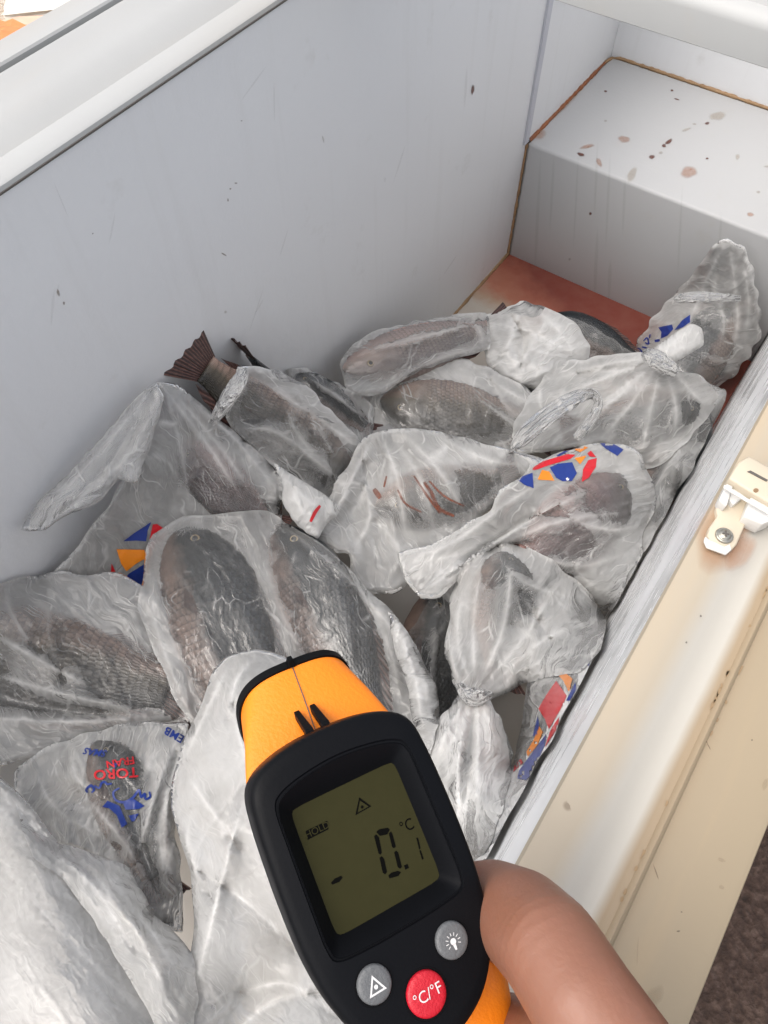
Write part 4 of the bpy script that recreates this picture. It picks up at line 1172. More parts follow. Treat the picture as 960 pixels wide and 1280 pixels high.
# ------------------------------------------------------------------ the fish
F_big = fish((232, 655, .285), (345, 1000, .285), 66, FISHD, 'dark grey fish with round eye at left of the large central bag', flip=False)
F_big2 = fish((352, 655, .275), (492, 960, .265), 52, FISHD, 'dark grey fish on the right inside the large central bag')
F_left = fish((-110, 800, .30), (265, 870, .29), 70, FISHG, 'large-scaled golden brown fish lying across the left edge of the pile', flip=True)
F_red = fish((222, 556, .345), (350, 668, .28), 36, FISHR, 'reddish scaled fish under the bag with the long raised handle', flip=True)
F_red2 = fish((318, 575, .285), (345, 700, .25), 24, FISHD, 'dark fish half hidden beside the reddish scaled fish', flip=True)
F_tail = fish((440, 610, .21), (220, 430, .425), 50, FISHG, 'fish with its brown tail fin sticking out of the bag against the wall', flip=False)
F_tip = fish((420, 560, .16), (292, 424, .385), 30, FISHD, 'fish showing only a thin dark upright fin tip beside the brown tail', roll=1.35)
F_pink = fish((432, 466, .215), (640, 402, .17), 34, FISHP, 'pale pink fish in the rounded bag at the back of the pile', flip=True)
F_back = fish((474, 508, .185), (690, 535, .16), 45, FISHG, 'clearly visible scaled fish just below the pale pink fish', flip=True)
F_mid = fish((470, 640, .245), (650, 590, .225), 40, FISHG, 'scaled fish with blood streaks in the tented middle bag', flip=True)
F_logo = fish((782, 600, .225), (620, 740, .225), 50, FISHR, 'brownish fish inside the bag with the colourful round print')
F_knot = fish((634, 692, .245), (618, 862, .27), 44, FISHD, 'dark fish head up in the knotted bag right of the thermometer')
F_far = fish((876, 510, .165), (700, 540, .165), 38, FISHD, 'dark fish inside the knotted bag at the far right')
F_corner = fish((835, 500, .055), (935, 350, .13), 36, FISHD, 'dark fish at the bottom of the bag standing in the far corner')
F_wall = fish((882, 508, .135), (768, 690, .15), 34, FISHD, 'bluish grey fish wedged against the front wall below the knotted bag')
F_low = fish((125, 925, .315), (205, 1130, .335), 40, FISHD, 'dark fish under the bag with upside down red lettering')
F_small = fish((366, 468, .245), (470, 545, .18), 22, FISHD, 'small dark fish between the brown tail and the pale pink fish')
F_floor = fish((680, 398, .05), (815, 460, .03), 26, FISHD, 'dark fish lying on the stained floor behind the crumpled white bag')
F_under = fish((545, 740, .15), (520, 1010, .18), 46, FISHD, 'dark fish deep in the gap between the central and the knotted bag')

F_dim = fish((600, 470, .085), (790, 510, .09), 36, FISHD, 'dark fish in shadow between the pink bag and the far knotted bag', flip=True)
F_tail.end = F_tip.end = .84
# ------------------------------------------------------------------ the bags, from the back of the pile to the front
def Z(*q):
    return list(q)
SB = sheet_bag
SB('corner', Z((910, 297, .285), (932, 312, .27), (943, 345, .24), (951, 400, .18), (948, 428, .15), (915, 472, .10), (880, 492, .07), (830, 492, .06), (790, 442, .06), (815, 400, .10), (845, 365, .15), (868, 340, .20), (890, 308, .27)),
   'tall greyish bag standing in the far corner with blue lettering', (F_corner,), seed=3, opacity=.45, puff=.014, ridges=[[(908, 301, .006), (885, 345, .010), (862, 400, .008), (838, 440, .004)], [(912, 301, .006), (917, 345, .010), (922, 400, .010), (914, 445, .005)], [(928, 318, .005), (936, 380, .008), (930, 430, .005)], [(900, 330, .004), (893, 360, .007), (905, 400, .006), (900, 440, .004)], [(870, 440, .004), (900, 452, .006), (925, 445, .004)]], auto=10)
strand('corner1', 'corner', [(842, 374, .235, 3, .006), (870, 371, .245, 7, .008), (925, 373, .240, 3, .006)], seed=31)
SB('floorbag', Z((690, 395, .05), (730, 402, .05), (790, 440, .045), (810, 465, .04), (760, 470, .045), (700, 440, .05)), 'dark flat bag on the stained floor behind the crumpled bag', (F_floor,), seed=4, opacity=.35)
SB('wall', Z((905, 484, .14), (907, 500, .13), (868, 578, .13), (836, 636, .14), (800, 700, .15), (765, 762, .16), (735, 750, .15), (770, 640, .15), (805, 560, .15), (855, 500, .15)),
   'bluish grey bag squeezed against the front wall', (F_wall,), seed=5, opacity=.42, ridges=[[(905, 490, .005), (850, 560, .008), (800, 640, .005)], [(912, 520, .004), (870, 600, .008), (820, 690, .005)]], adir=120)
SB('dim', Z((590, 470, .12), (640, 455, .12), (700, 455, .12), (770, 465, .12), (810, 500, .12), (770, 530, .12), (680, 525, .12), (610, 505, .12)), 'shadowed bag between the crumpled bag and the far knotted bag', (F_dim,), seed=25, opacity=.36)
SB('crumple', Z((600, 398, .19), (625, 388, .19), (650, 377, .19), (690, 386, .185), (716, 402, .18), (737, 432, .17), (735, 456, .165), (708, 482, .165), (680, 489, .165), (650, 482, .17), (612, 462, .18), (603, 430, .185)),
   'crumpled white empty-looking bag end right of the pink fish', (), seed=6, opacity=.72, puff=.016, ridges=[[(650, 380, .008), (640, 420, .016), (618, 452, .006)], [(690, 389, .008), (665, 430, .016), (640, 472, .008)], [(716, 405, .006), (685, 440, .014), (665, 482, .006)], [(606, 402, .005), (660, 415, .010), (730, 446, .006)], [(620, 440, .004), (655, 455, .010), (700, 470, .006)], [(668, 385, .004), (700, 415, .012), (722, 450, .004)], [(640, 395, -.004), (655, 425, -.010), (650, 460, -.004)]], auto=24, ah=.003)
SB('back', Z((452, 530, .20), (468, 490, .21), (510, 468, .21), (560, 449, .21), (586, 449, .205), (612, 461, .20), (650, 480, .195), (692, 512, .185), (690, 545, .18), (650, 570, .18), (590, 555, .19), (530, 550, .195), (480, 555, .20), (458, 548, .20)),
   'clear wet bag showing fish scales below the pink bag', (F_back,), seed=8, opacity=.50, wetbias=.15, wetwide=.006, ridges=[[(586, 455, .004), (640, 492, .008), (688, 514, .004)], [(592, 495, .003), (640, 530, .007), (662, 562, .003)], [(590, 456, .002), (589, 500, .002), (591, 545, .002)], [(530, 480, .003), (520, 510, .004), (545, 530, .003)], [(610, 470, .003), (640, 515, .006), (685, 535, .003)]], auto=10, ah=.0015)
SB('pink', Z((425, 457, .235), (432, 438, .235), (465, 415, .23), (520, 402, .22), (570, 393, .21), (606, 391, .20), (613, 410, .20), (612, 436, .20), (560, 451, .215), (520, 466, .225), (480, 491, .235), (450, 496, .235), (432, 482, .235)),
   'rounded bag with a pale pink fish at the back', (F_pink,), seed=7, opacity=.50, puff=.022, ridges=[[(428, 446, .003), (500, 428, .006), (560, 413, .007), (607, 402, .003)], [(472, 488, .003), (540, 452, .005), (611, 430, .003)], [(585, 395, .003), (600, 415, .006), (604, 436, .003)]], auto=6, ah=.0012, adir=160)
SB('small', Z((357, 463, .27), (380, 459, .26), (412, 474, .245), (450, 494, .225), (468, 510, .21), (462, 562, .20), (440, 548, .21), (400, 512, .24), (370, 490, .26)), 'small clear bag between the brown tail and the pink bag', (F_small,), seed=9, opacity=.48, ridges=[[(372, 465, .003), (420, 495, .007), (460, 530, .004)], [(400, 478, .003), (440, 510, .005), (462, 540, .003)]], auto=6)
SB('farknot', Z((826, 447, .235), (805, 441, .225), (780, 441, .215), (720, 450, .20), (680, 470, .195), (655, 505, .195), (638, 545, .195), (650, 568, .19), (700, 562, .19), (760, 558, .19), (805, 588, .17), (850, 562, .17), (892, 512, .17), (906, 490, .17), (880, 474, .195), (850, 462, .22)),
   'white bag tied in a knot at the far right, tail pointing up', (F_far,), seed=11, opacity=.54, puff=.022, ridges=[[(818, 447, .010), (760, 455, .012), (690, 475, .004)], [(818, 450, .010), (750, 475, .014), (668, 512, .004)], [(820, 453, .010), (760, 505, .013), (690, 552, .004)], [(822, 456, .010), (785, 510, .012), (745, 555, .004)], [(825, 457, .010), (812, 520, .012), (800, 575, .004)], [(830, 458, .010), (845, 510, .010), (840, 555, .003)], [(834, 456, .010), (865, 490, .009), (885, 510, .003)], [(815, 449, .010), (780, 462, .010), (720, 466, .003)], [(821, 455, .008), (770, 490, .008), (715, 535, .003)]], auto=10, adir=150)
SB('farknot2', Z((816, 456, .24), (812, 440, .24), (832, 424, .245), (862, 405, .25), (878, 411, .25), (879, 432, .245), (852, 448, .243), (836, 460, .24)), None, part_of='farknot', name='twisted_end', seed=34, opacity=.9, puff=.006, back=.006, step=3, ridges=[[(818, 448, .004), (845, 425, .008), (870, 410, .004)], [(825, 452, .004), (850, 438, .007), (876, 424, .003)]], auto=6, ah=.0015)
strand('farknot1', 'farknot', [(636, 566, .235, 4, .006), (660, 540, .245, 11, .007), (700, 508, .245, 11, .007), (738, 490, .245, 7, .006), (748, 508, .24, 6, .006), (722, 548, .23, 6, .006)], seed=33, opacity=.45)
strand('farknot3', 'farknot', [(804, 440, .245, 5, .01), (822, 450, .25, 12, .013), (846, 466, .243, 5, .01)], name='knot', seed=35, opacity=.7)
SB('tail', Z((299, 458, .405), (345, 462, .37), (380, 480, .33), (420, 520, .29), (462, 562, .25), (472, 600, .235), (450, 640, .235), (400, 640, .255), (350, 595, .30), (300, 548, .355), (282, 522, .375), (292, 485, .395)),
   'bag with a rolled white handle beside the brown tail fin', (F_tail, F_tip), seed=10, opacity=.50, puff=.014, wetwide=.006, ridges=[[(312, 466, .004), (390, 518, .010), (462, 568, .004)], [(290, 535, .004), (345, 540, .010), (400, 580, .009), (440, 610, .003)], [(298, 548, .003), (350, 588, .010), (415, 640, .004)], [(350, 500, .003), (385, 560, .007), (430, 590, .003)], [(365, 475, .002), (400, 540, .005), (430, 585, .002)]], auto=8)
strand('tail1', 'tail', [(307, 461, .425, 5, .006), (296, 480, .42, 10, .008), (282, 502, .41, 9, .008), (265, 528, .39, 4, .006)], seed=32, opacity=.75)
SB('mid', Z((455, 546, .275), (480, 538, .28), (520, 534, .275), (560, 544, .265), (610, 555, .25), (682, 574, .235), (655, 600, .235), (610, 640, .24), (570, 680, .245), (530, 715, .245), (490, 745, .25), (440, 740, .26), (437, 692, .27), (420, 690, .275), (395, 676, .28), (388, 662, .283), (410, 620, .285), (438, 575, .28)),
   'tented bag with folds fanning down and blood streaks inside', (F_mid,), seed=12, opacity=.50, puff=.012, wetwide=.006, ridges=[[(468, 543, .006), (440, 600, .012), (402, 670, .006)], [(476, 541, .006), (497, 600, .012), (508, 680, .006)], [(500, 538, .005), (550, 590, .010), (585, 650, .004)], [(540, 542, .005), (610, 575, .009), (668, 582, .003)], [(455, 600, .003), (462, 650, .010), (440, 690, .005)], [(488, 540, .004), (530, 610, .008), (545, 680, .003)], [(470, 650, .004), (500, 690, .009), (480, 735, .004)], [(450, 560, -.003), (455, 610, -.008), (430, 660, -.003)]], auto=10, adir=60)
SB('scrap', Z((343, 580, .315), (360, 590, .31), (400, 614, .30), (427, 636, .29), (408, 656, .292), (396, 674, .292), (370, 655, .30), (352, 625, .31)), 'narrow crumpled white bag piece with a red mark beside the tented bag', (), seed=23, opacity=.8, step=3.5, ridges=[[(350, 592, .004), (385, 625, .010), (410, 640, .004)], [(365, 600, .003), (372, 630, .008), (392, 660, .003)]], auto=10)
SB('ear', Z((198, 476, .435), (222, 481, .425), (250, 505, .40), (290, 535, .37), (335, 580, .325), (353, 606, .30), (352, 660, .275), (300, 690, .27), (180, 770, .28), (60, 760, .32), (65, 716, .345), (100, 682, .37), (126, 640, .39), (160, 592, .41), (184, 540, .425), (191, 500, .432)),
   'bag with a long raised handle leaning on the back wall', (F_red, F_red2), seed=13, opacity=.46, puff=.012, wetwide=.008, ridges=[[(201, 480, .006), (262, 560, .014), (308, 632, .006)], [(205, 479, .006), (226, 560, .007), (238, 640, .003)], [(216, 482, .006), (290, 545, .010), (350, 618, .006)], [(208, 480, .006), (280, 565, .010), (318, 625, .004)], [(196, 482, .006), (172, 570, .010), (120, 660, .004)], [(180, 570, .003), (205, 575, .007), (225, 600, .003)]], auto=8, adir=65, ah=.0016)
SB('ear1', Z((197, 476, .442), (205, 500, .437), (186, 560, .42), (172, 605, .412), (148, 600, .415), (120, 630, .41), (92, 640, .41), (50, 665, .405), (28, 661, .402), (45, 630, .408), (90, 588, .418), (130, 543, .428), (170, 497, .438)), None, part_of='ear', name='handle', seed=38, opacity=.30, puff=.005, back=.006, step=3.6,
   ridges=[[(194, 480, .003), (120, 570, .006), (36, 656, .003)], [(200, 488, .002), (160, 570, .005), (60, 655, .002)], [(180, 510, -.002), (130, 590, -.006), (80, 630, -.002)]], auto=0, adir=125)
SB('under', Z((540, 745, .21), (580, 715, .21), (590, 800, .23), (580, 900, .25), (550, 980, .26), (505, 920, .26), (510, 800, .23)), 'shadowed bag deep in the gap between the central and the knotted bag', (F_under,), seed=24, opacity=.42, ridges=[[(545, 760, .003), (540, 840, .008), (530, 920, .004)]], adir=95)
SB('logo', Z((499, 690, .262), (540, 680, .267), (600, 645, .262), (640, 602, .255), (680, 575, .25), (730, 556, .24), (775, 554, .23), (802, 570, .22), (817, 600, .205), (816, 640, .20), (800, 690, .195), (772, 750, .195), (750, 763, .195), (700, 725, .205), (655, 684, .225), (625, 682, .24), (585, 710, .255), (552, 746, .262), (525, 749, .263), (504, 725, .263)),
   'bag with a colourful round print, its twisted end pointing left', (F_logo,), seed=14, opacity=.50, puff=.022, wetwide=.006, ridges=[[(522, 744, .006), (600, 692, .016), (680, 640, .012), (755, 606, .004)], [(504, 696, .004), (560, 681, .010), (640, 625, .008), (690, 592, .003)], [(542, 746, .004), (620, 686, .012), (700, 652, .010), (800, 638, .003)], [(660, 688, .003), (720, 708, .008), (790, 690, .003)], [(690, 640, .003), (760, 662, .009), (813, 652, .003)], [(512, 705, .003), (580, 690, .007), (660, 640, .003)], [(700, 690, .003), (745, 735, .007), (770, 730, .002)], [(560, 720, -.003), (630, 668, -.010), (700, 630, -.003)]], auto=10, adir=150)
SB('wallprint', Z((752, 768, .21), (753, 798, .23), (731, 845, .26), (697, 906, .295), (662, 972, .325), (628, 1035, .35), (600, 1085, .355), (570, 1060, .35), (600, 1000, .34), (640, 955, .32), (652, 900, .30), (662, 840, .28), (690, 800, .25)),
   'white bag with red and blue print pressed against the front wall', (), seed=15, opacity=.85, puff=.016, ridges=[[(745, 775, .004), (715, 850, .008), (680, 940, .004)], [(735, 800, .003), (690, 900, .007), (620, 1040, .004)], [(670, 850, .003), (665, 930, .008), (610, 1020, .004)]], auto=12, adir=115)
SB('knot', Z((628, 681, .265), (655, 681, .26), (690, 700, .255), (740, 745, .245), (757, 775, .25), (751, 812, .26), (722, 842, .28), (680, 846, .30), (640, 862, .315), (605, 878, .335), (580, 872, .335), (565, 850, .325), (556, 820, .31), (560, 780, .29), (568, 730, .275), (590, 695, .265)),
   'milky bag tied in a knot right of the thermometer', (F_knot,), seed=16, opacity=.54, puff=.020, wetwide=.006, ridges=[[(592, 866, .006), (572, 800, .010), (578, 730, .004)], [(594, 864, .006), (592, 780, .012), (602, 705, .004)], [(597, 862, .006), (630, 780, .014), (640, 692, .004)], [(600, 862, .006), (660, 790, .010), (700, 722, .003)], [(604, 866, .006), (680, 800, .012), (748, 770, .004)], [(608, 870, .006), (680, 825, .012), (740, 812, .004)], [(610, 873, .005), (660, 845, .008), (712, 836, .003)], [(640, 780, .003), (665, 800, .010), (660, 840, .004)], [(615, 690, .003), (660, 730, .008), (735, 752, .003)], [(580, 855, .004), (566, 830, .008), (566, 790, .003)], [(650, 740, -.003), (670, 770, -.009), (690, 800, -.003)]], auto=12)
SB('knot3', Z((578, 866, .345), (606, 866, .345), (626, 900, .345), (641, 942, .345), (632, 1000, .348), (605, 1070, .352), (575, 1060, .355), (556, 1020, .357), (534, 962, .356), (527, 926, .352), (548, 900, .347)), None, part_of='knot', name='twisted_end', seed=44, opacity=.9, puff=.014, back=.012,
   ridges=[[(588, 868, .006), (555, 920, .014), (545, 960, .005)], [(592, 868, .006), (575, 940, .014), (570, 1040, .005)], [(596, 868, .006), (598, 940, .013), (592, 1055, .005)], [(602, 868, .006), (618, 930, .012), (620, 1000, .004)], [(590, 868, .005), (565, 930, .009), (556, 1000, .004)], [(599, 868, .005), (609, 950, .009), (606, 1040, .004)], [(594, 880, -.003), (586, 950, -.009), (582, 1040, -.004)]], auto=12, adir=95)
strand('knot1', 'knot', [(574, 858, .352, 3, .008), (590, 871, .36, 12, .013), (612, 868, .355, 4, .009)], name='knot', seed=42, opacity=.6)
SB('left', Z((-40, 745, .335), (0, 730, .34), (60, 715, .345), (150, 718, .335), (200, 745, .325), (222, 800, .315), (234, 860, .31), (236, 902, .305), (150, 917, .315), (60, 945, .325), (-10, 957, .335), (-70, 960, .34), (-70, 800, .34)),
   'bag over a large-scaled fish at the left edge', (F_left,), seed=17, opacity=.50, wetbias=.1, wetwide=.008, puff=.006, ridges=[[(-30, 780, .004), (55, 828, .012), (132, 870, .004)], [(-30, 836, .004), (80, 868, .012), (192, 892, .004)], [(-40, 895, .004), (90, 902, .010), (210, 892, .004)], [(0, 735, .003), (25, 785, .006), (50, 815, .002)], [(118, 740, .002), (160, 780, .005), (200, 800, .002)], [(60, 745, .002), (62, 800, .004), (80, 850, .002)], [(-40, 860, -.003), (60, 885, -.010), (160, 896, -.003)]], auto=12, ah=.0016, adir=40)
SB('big', Z((191, 668, .31), (230, 646, .315), (290, 640, .312), (335, 640, .305), (382, 666, .295), (430, 705, .285), (480, 755, .278), (520, 805, .272), (541, 850, .272), (546, 900, .28), (520, 970, .29), (440, 1010, .29), (330, 1010, .31), (262, 955, .32), (226, 885, .325), (195, 822, .325), (174, 760, .32), (178, 710, .315)),
   'large central bag with two dark fish, heads up', (F_big, F_big2), seed=18, opacity=.44, wetbias=.15, wetwide=.016, puff=.012, ridges=[[(186, 700, .002), (200, 800, .005), (246, 905, .003)], [(192, 720, .002), (222, 820, .004), (262, 900, .002)], [(338, 645, .003), (440, 728, .008), (534, 842, .004)], [(415, 720, .002), (432, 780, .006), (440, 840, .003)], [(236, 750, .002), (262, 810, .004), (300, 870, .002)], [(460, 760, .003), (490, 820, .008), (500, 890, .003)], [(330, 700, .002), (350, 760, .004), (380, 820, .002)], [(300, 760, .002), (330, 820, .004), (350, 860, .002)]], auto=12, ah=.0014, adir=65)
SB('big1', Z((485, 765, .30), (510, 790, .30), (520, 815, .30), (545, 855, .305), (548, 900, .315), (535, 950, .325), (515, 900, .32), (508, 850, .31), (495, 820, .305)), None, part_of='big', name='loose_flap', seed=45, opacity=.6, puff=.008, back=.01, step=3.2, ridges=[[(492, 775, .003), (515, 830, .010), (530, 920, .004)], [(510, 795, .003), (530, 850, .009), (540, 900, .004)]], auto=10, ah=.003)
SB('low', Z((100, 917, .335), (160, 904, .335), (215, 901, .33), (236, 905, .33), (231, 950, .34), (216, 1000, .35), (226, 1080, .365), (228, 1165, .372), (182, 1145, .37), (150, 1090, .362), (110, 1068, .36), (40, 1045, .358), (22, 1000, .35), (19, 965, .345), (50, 940, .34)),
   'bag with upside down red lettering and blue script at lower left', (F_low,), seed=19, opacity=.48, wetwide=.006, puff=.008, ridges=[[(228, 908, .004), (195, 990, .014), (170, 1080, .005)], [(234, 912, .004), (210, 1000, .012), (205, 1110, .005)], [(90, 925, .003), (95, 970, .009), (130, 1000, .003)], [(40, 950, .003), (70, 1010, .008), (150, 1060, .003)], [(100, 990, .003), (145, 1040, .010), (190, 1110, .004)], [(222, 940, .003), (200, 1040, .009), (215, 1140, .003)], [(165, 985, -.003), (175, 1050, -.012), (205, 1130, -.004)]], auto=12)
SB('white', Z((285, 820, .355), (320, 811, .355), (362, 826, .35), (420, 862, .345), (500, 950, .345), (560, 1050, .355), (500, 1300, .41), (380, 1420, .425), (215, 1340, .42), (222, 1255, .415), (240, 1195, .405), (238, 1090, .39), (214, 1010, .37), (226, 930, .36), (250, 880, .355), (267, 840, .355)),
   'opaque white crumpled bag behind the thermometer', (), seed=20, opacity=.56, puff=.02, crumple=.35, ridges=[[(290, 824, .005), (262, 880, .014), (228, 955, .005)], [(325, 815, .005), (296, 850, .014), (285, 900, .005)], [(232, 965, .004), (262, 1010, .016), (300, 1062, .005)], [(308, 985, .005), (275, 1110, .022), (240, 1250, .006)], [(250, 1090, .004), (310, 1130, .012), (375, 1190, .004)], [(290, 880, .004), (305, 940, .014), (330, 1010, .005)], [(240, 1010, .004), (235, 1060, .010), (262, 1120, .004)], [(300, 1240, .004), (360, 1230, .010), (420, 1270, .004)], [(280, 1300, .004), (340, 1255, .010), (400, 1240, .004)]], auto=10, ah=.002)
SB('fore', Z((-60, 945, .38), (0, 972, .385), (42, 1010, .39), (90, 1080, .395), (150, 1150, .405), (200, 1222, .41), (262, 1340, .42), (200, 1430, .43), (-80, 1430, .43), (-80, 1100, .40)),
   'large smooth white bag filling the bottom left corner', (), seed=21, opacity=.52, puff=.03, crumple=.2, ridges=[[(-20, 985, .003), (60, 1080, .005), (150, 1200, .003)], [(0, 1080, .002), (90, 1180, .005), (200, 1290, .002)]], auto=6, ah=.0014, adir=50)
SB('fold', Z((20, 1005, .375), (46, 1040, .38), (112, 1066, .385), (162, 1086, .388), (192, 1142, .393), (242, 1192, .40), (246, 1262, .408), (226, 1340, .418), (180, 1255, .412), (130, 1172, .402), (80, 1100, .392), (40, 1070, .386)),
   'folded white bag corner between the lettered bag and the smooth white bag', (), seed=22, opacity=.58, crumple=.5, puff=.012, ridges=[[(100, 1075, .004), (165, 1150, .014), (215, 1260, .005)], [(120, 1072, .004), (190, 1165, .010), (236, 1240, .004)], [(40, 1050, .003), (110, 1100, .010), (170, 1190, .004)]], auto=12, adir=50)
# ------------------------------------------------------------------ infrared thermometer (millimetres on its display face, n towards the eye)
TO = np.array([-0.003218, -0.081653, -0.180027])
TR = np.array([[0.874775, -0.394524, 0.281281], [0.291360, 0.892154, 0.345210], [-0.387140, -0.220027, 0.895383]])
def tw(p):
    return CAM + RC @ (TO + TR @ (np.asarray(p, float) * .001))
def tl(x, y, w):
    d = np.array([(x - 480) / FPX, -(y - 640) / FPX, -1.0]); n = TR[:, 2]
    t = ((TO + n * w * .001) @ n) / (d @ n); return TR.T @ (d * t - TO) * 1000
TH = empty('infrared_thermometer', tw((0, -20, -35)))
tag(TH, 'orange and black infrared thermometer with LCD reading minus 0.1 degrees', 'thermometer')
NP = 144
def polar(poly, c=(0, 0)):
    P = np.array(poly, float) - c; out = []
    for k in range(NP):
        a = math.pi / 2 - 2 * math.pi * k / NP; d = np.array([math.cos(a), math.sin(a)]); best = 0
        for i in range(len(P)):
            A, Bq = P[i], P[(i + 1) % len(P)]; e = Bq - A; den = d[0] * e[1] - d[1] * e[0]
            if abs(den) < 1e-9: continue
            t = (A[0] * e[1] - A[1] * e[0]) / den; s = (A[0] * d[1] - A[1] * d[0]) / den
            if t > 0 and -1e-6 <= s <= 1 + 1e-6: best = max(best, t)
        out.append(d * best + c)
    return np.array(out)
def closed_cr(half, n=160):
    full = half + [(-x, y) for x, y in half[-2:0:-1]]
    P = np.array(full, float); m = len(P); out = []
    for i in range(m):
        a, b, c, d = P[i - 1], P[i], P[(i + 1) % m], P[(i + 2) % m]
        for k in range(8):
            t = k / 8; out.append(.5 * ((2 * b) + (-a + c) * t + (2 * a - 5 * b + 4 * c - d) * t * t + (-a + 3 * b - 3 * c + d) * t ** 3))
    return out
OUT = polar(closed_cr([(0, 30.3), (8, 29.9), (15, 28.4), (20, 26), (22.6, 22.5), (23.5, 17), (23.9, 8), (23.9, -5), (23.2, -17), (21.3, -27), (17.8, -35.5), (12.5, -41.5), (6, -45), (0, -46)]))
REC = polar(closed_cr([(0, 22.0), (9, 21.2), (15.5, 19.4), (17.8, 16.5), (18.1, 8), (18.1, -8), (17.9, -15.2), (16.2, -18.4), (8, -19.3), (0, -19.4)]))
REI = polar(closed_cr([(0, 15.6), (8, 15.6), (13.2, 15.4), (14.6, 14.2), (14.8, 7), (14.8, -7), (14.6, -13.8), (13.2, -15.2), (7, -15.4), (0, -15.4)]))
def ring3(P2, w, k=1.0, c=(0, -6)):
    return [tw(((p[0] - c[0]) * k + c[0], (p[1] - c[1]) * k + c[1], w)) for p in P2]
def loft(name, rings, mat, parent, cap0=False, cap1=False, smooth=True, ang=30):
    n = len(rings[0]); v = [p for r in rings for p in r]; f = []
    for i in range(len(rings) - 1):
        for k in range(n): f.append((i * n + k, i * n + (k + 1) % n, (i + 1) * n + (k + 1) % n, (i + 1) * n + k))
    if cap0: f.append(tuple(range(n))[::-1])
    if cap1: f.append(tuple((len(rings) - 1) * n + k for k in range(n)))
    me = mesh(name, v, f); bm = bmesh.new(); bm.from_mesh(me); bmesh.ops.recalc_face_normals(bm, faces=bm.faces); bm.to_mesh(me); bm.free()
    o = link(name, me, mat, parent, smooth)
    if smooth: me.set_sharp_from_angle(angle=math.radians(ang))
    return o
bez = loft('bezel', [ring3(OUT, -11, .985), ring3(OUT, -10.8, 1.012), ring3(OUT, -5, 1.012), ring3(OUT, -1.6, 1.0), ring3(OUT, -.4, .985), ring3(OUT, .2, .955), ring3(OUT, .5, .90),
                     ring3(REC, .8, 1.075), ring3(REC, .9, 1.04), ring3(REC, .3, 1.025), ring3(REC, .3, 1.01), ring3(REC, .6, 1.0), ring3(REC, .2, .985), ring3(REI, -3.6, 1.0), ring3(REI, -4.2, .985)], BLACKG, TH, ang=40)
# orange shell lofted to the muzzle
AX = np.array([0, .75, -.66]); AX /= np.linalg.norm(AX); UPR = np.array([0, .66, .75]); UPR /= np.linalg.norm(UPR)
MC = np.array([2.0, 38.4, -30.0])
def muzzle(k, off, hw=17.2, hh=15.8):
    out = []
    for i in range(NP):
        a = math.pi / 2 - 2 * math.pi * i / NP; c, s = math.cos(a), math.sin(a)
        c = math.copysign(abs(c) ** .62, c); s = math.copysign(abs(s) ** .75, s)
        out.append(MC + AX * off + np.array([1, 0, 0]) * (c * hw * k) + UPR * (s * hh * k))
    return np.array(out)
base = np.array([[((p[0]) * .99), (p[1] + 6) * .99 - 6, -10.9] for p in OUT]); mz = muzzle(1, 0)
rg = []
for k in range(9):
    t = k / 8; mid = base * (1 - t) + mz * t
    b = math.sin(math.pi * t) * .6
    rg.append([tw(q) for q in mid + (mid - mid.mean(0)) / np.linalg.norm(mid - mid.mean(0), axis=1, keepdims=True) * b])
shell = loft('shell', rg, ORANGE, TH)
loft('muzzle_ring', [[tw(q) for q in muzzle(.97, -.2)], [tw(q) for q in muzzle(1.035, 0)], [tw(q) for q in muzzle(1.035, 2.6)], [tw(q) for q in muzzle(.99, 3.2)], [tw(q) for q in muzzle(.86, 3.2)], [tw(q) for q in muzzle(.70, -6)]], BLACKP, TH, cap1=True)
top = [r[0] for r in rg]; tside = TR[:, 0]
def tprism(name, quad_lo, quad_hi, mat, parent, bev=0.0):
    return prism(name, [tw(q) for q in quad_lo], [tw(q) for q in quad_hi], mat, parent, bev)
a0, a1 = base[0] + np.array([0, .15, 0]), mz[0] + np.array([0, .25, .2])
s_ = np.array([.14, 0, 0]); dn = np.array([0, -.8, -.8]); m_ = (a0 + a1) / 2 + np.array([0, .5, .35])
tprism('shell_seam', [a0 - s_ + dn, a0 + s_ + dn, m_ + s_ + dn, m_ - s_ + dn], [a0 - s_, a0 + s_, m_ + s_, m_ - s_], SEAM, TH)
tprism('shell_seam', [m_ - s_ + dn, m_ + s_ + dn, a1 + s_ + dn, a1 - s_ + dn], [m_ - s_, m_ + s_, a1 + s_, a1 - s_], SEAM, TH)
for u0 in (-4.0, .6):   # rear sight
    P = [(u0, 28.6, -4.5), (u0 + 2.6, 28.6, -4.5), (u0 + 2.2, 35.0, -13.2), (u0 + .5, 35.0, -13.2)]
    Q = [(u0 + .2, 31.6, -5.2), (u0 + 2.4, 31.6, -5.2), (u0 + 2.1, 37.2, -12.2), (u0 + .6, 37.2, -12.2)]
    tprism('rear_sight', P, Q, BLACKP, TH, .0002)
fs = muzzle(1.03, 1.2)[0]
P = [fs + np.array([-1.1, -.4, 0]) - AX * 1.4, fs + np.array([1.1, -.4, 0]) - AX * 1.4, fs + np.array([1.1, -.4, 0]) + AX * 1.6, fs + np.array([-1.1, -.4, 0]) + AX * 1.6]
tprism('front_sight', P, [fs + (p - fs) * .6 + UPR * 2.3 for p in P], BLACKP, TH, .0002)
